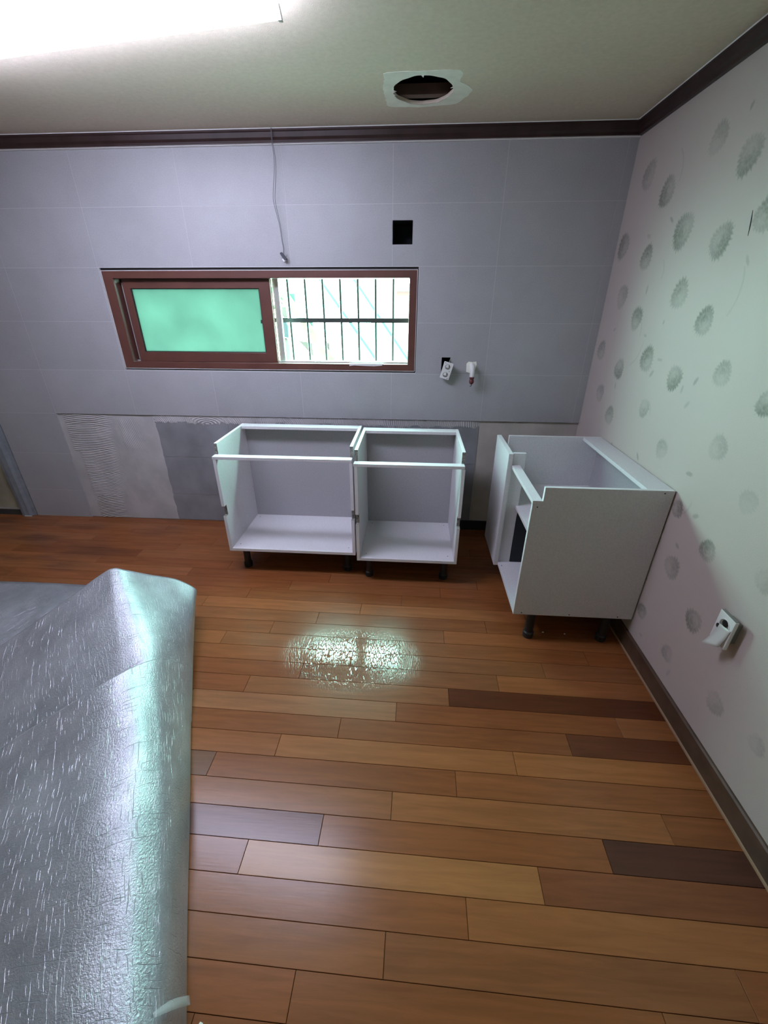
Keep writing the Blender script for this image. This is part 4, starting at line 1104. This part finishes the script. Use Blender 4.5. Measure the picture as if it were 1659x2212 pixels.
fs1.parent = m1; fs1.matrix_parent_inverse = Matrix.Translation(-F0)
# flat under-layer lying on the boards to the left
b = MB(); pl = [(-2.42, -1.00), (-2.70, -.878), (-3.22, -.888), (-4.1, -.905), (-4.4, -2.2), (-2.9, -3.2), (-1.42, -2.9)]
def grid_sheet(x0, x1, y0, y1, n, zf):
    V, UV, F = [], [], []
    for i in range(n):
        for j in range(n):
            x = x0 + (x1 - x0) * i / (n - 1); y = y0 + (y1 - y0) * j / (n - 1)
            V.append((x, y, zf(x, y))); UV.append((y * .9 + x * .45, x * .9 - y * .45))
    F = [(i * n + j, (i + 1) * n + j, (i + 1) * n + j + 1, i * n + j + 1) for i in range(n - 1) for j in range(n - 1)]
    return V, UV, F
V, UV, F = grid_sheet(-4.3, -2.66, -2.0, -.885, 40, lambda x, y: .009 + .020 * math.exp(-((x + 3.3) / .35) ** 2) * math.exp(-((y + 1.1) / .25) ** 2))
me = bpy.data.meshes.new('flat_sheet'); me.from_pydata(V, [], F)
uvl = me.uv_layers.new(name='UVMap')
for lp in me.loops: uvl.data[lp.index].uv = UV[lp.vertex_index]
me.materials.append(M['mat_film']); me.polygons.foreach_set('use_smooth', [True] * len(me.polygons))
fl_ = bpy.data.objects.new('flat_sheet', me); COL.objects.link(fl_); fl_.parent = m1; fl_.matrix_parent_inverse = Matrix.Translation(-F0)
sd_ = fl_.modifiers.new('solid', 'SOLIDIFY'); sd_.thickness = .006; sd_.offset = -1
m2 = mat_sheet('floor_mat', 'DEFGH')
flip_check(m2)
tag(m2, 'silvery grey foam mat on top, nearest the camera, its curved cut edge overlapping the other', 'mat', 'folded silver floor mats')
# strip of clear film stuck on the near corner
b = MB()
FLAP = [[(-1.609, -2.538, 0.215), (-1.601, -2.519, 0.19), (-1.596, -2.499, 0.145), (-1.592, -2.477, 0.075)], [(-1.604, -2.544, 0.213), (-1.591, -2.529, 0.185), (-1.585, -2.512, 0.14), (-1.584, -2.49, 0.07)]]
ra, rb = spline(FLAP[0], 4), spline(FLAP[1], 4)
b.v = [tuple(p + Vector((.003, -.003, .006))) for p in ra] + [tuple(p + Vector((.003, -.003, .006))) for p in rb]
n = len(ra)
b.f = [(i, i + 1, n + i + 1, n + i) for i in range(n - 1)]; b.mi = [0] * (n - 1)
o = b.build('film_flap', M['clear'], m2, smooth=True)
sd_ = o.modifiers.new('solid', 'SOLIDIFY'); sd_.thickness = .0012

# ---------------------------------------------------------------- crumbs on the floor
def crumb(x, y, s, label, m):
    o = MB().prism([(-s, -.6 * s), (.8 * s, -.7 * s), (s, .4 * s), (-.3 * s, .7 * s)], 'z', 0.0003, .6 * s).build('plaster_crumb', m, loc=(x, y, 0))
    return tag(o, label, 'crumb')
crumb(-1.565, -2.505, .0055, 'pale yellow crumb on the floor beside the mat near the bottom edge', M['torn'])
crumb(-.385, -1.09, .005, 'small white crumb under the corner cabinet, left of the other', M['torn'])
crumb(-.275, -1.095, .004, 'small white crumb under the corner cabinet near its right leg', M['torn'])
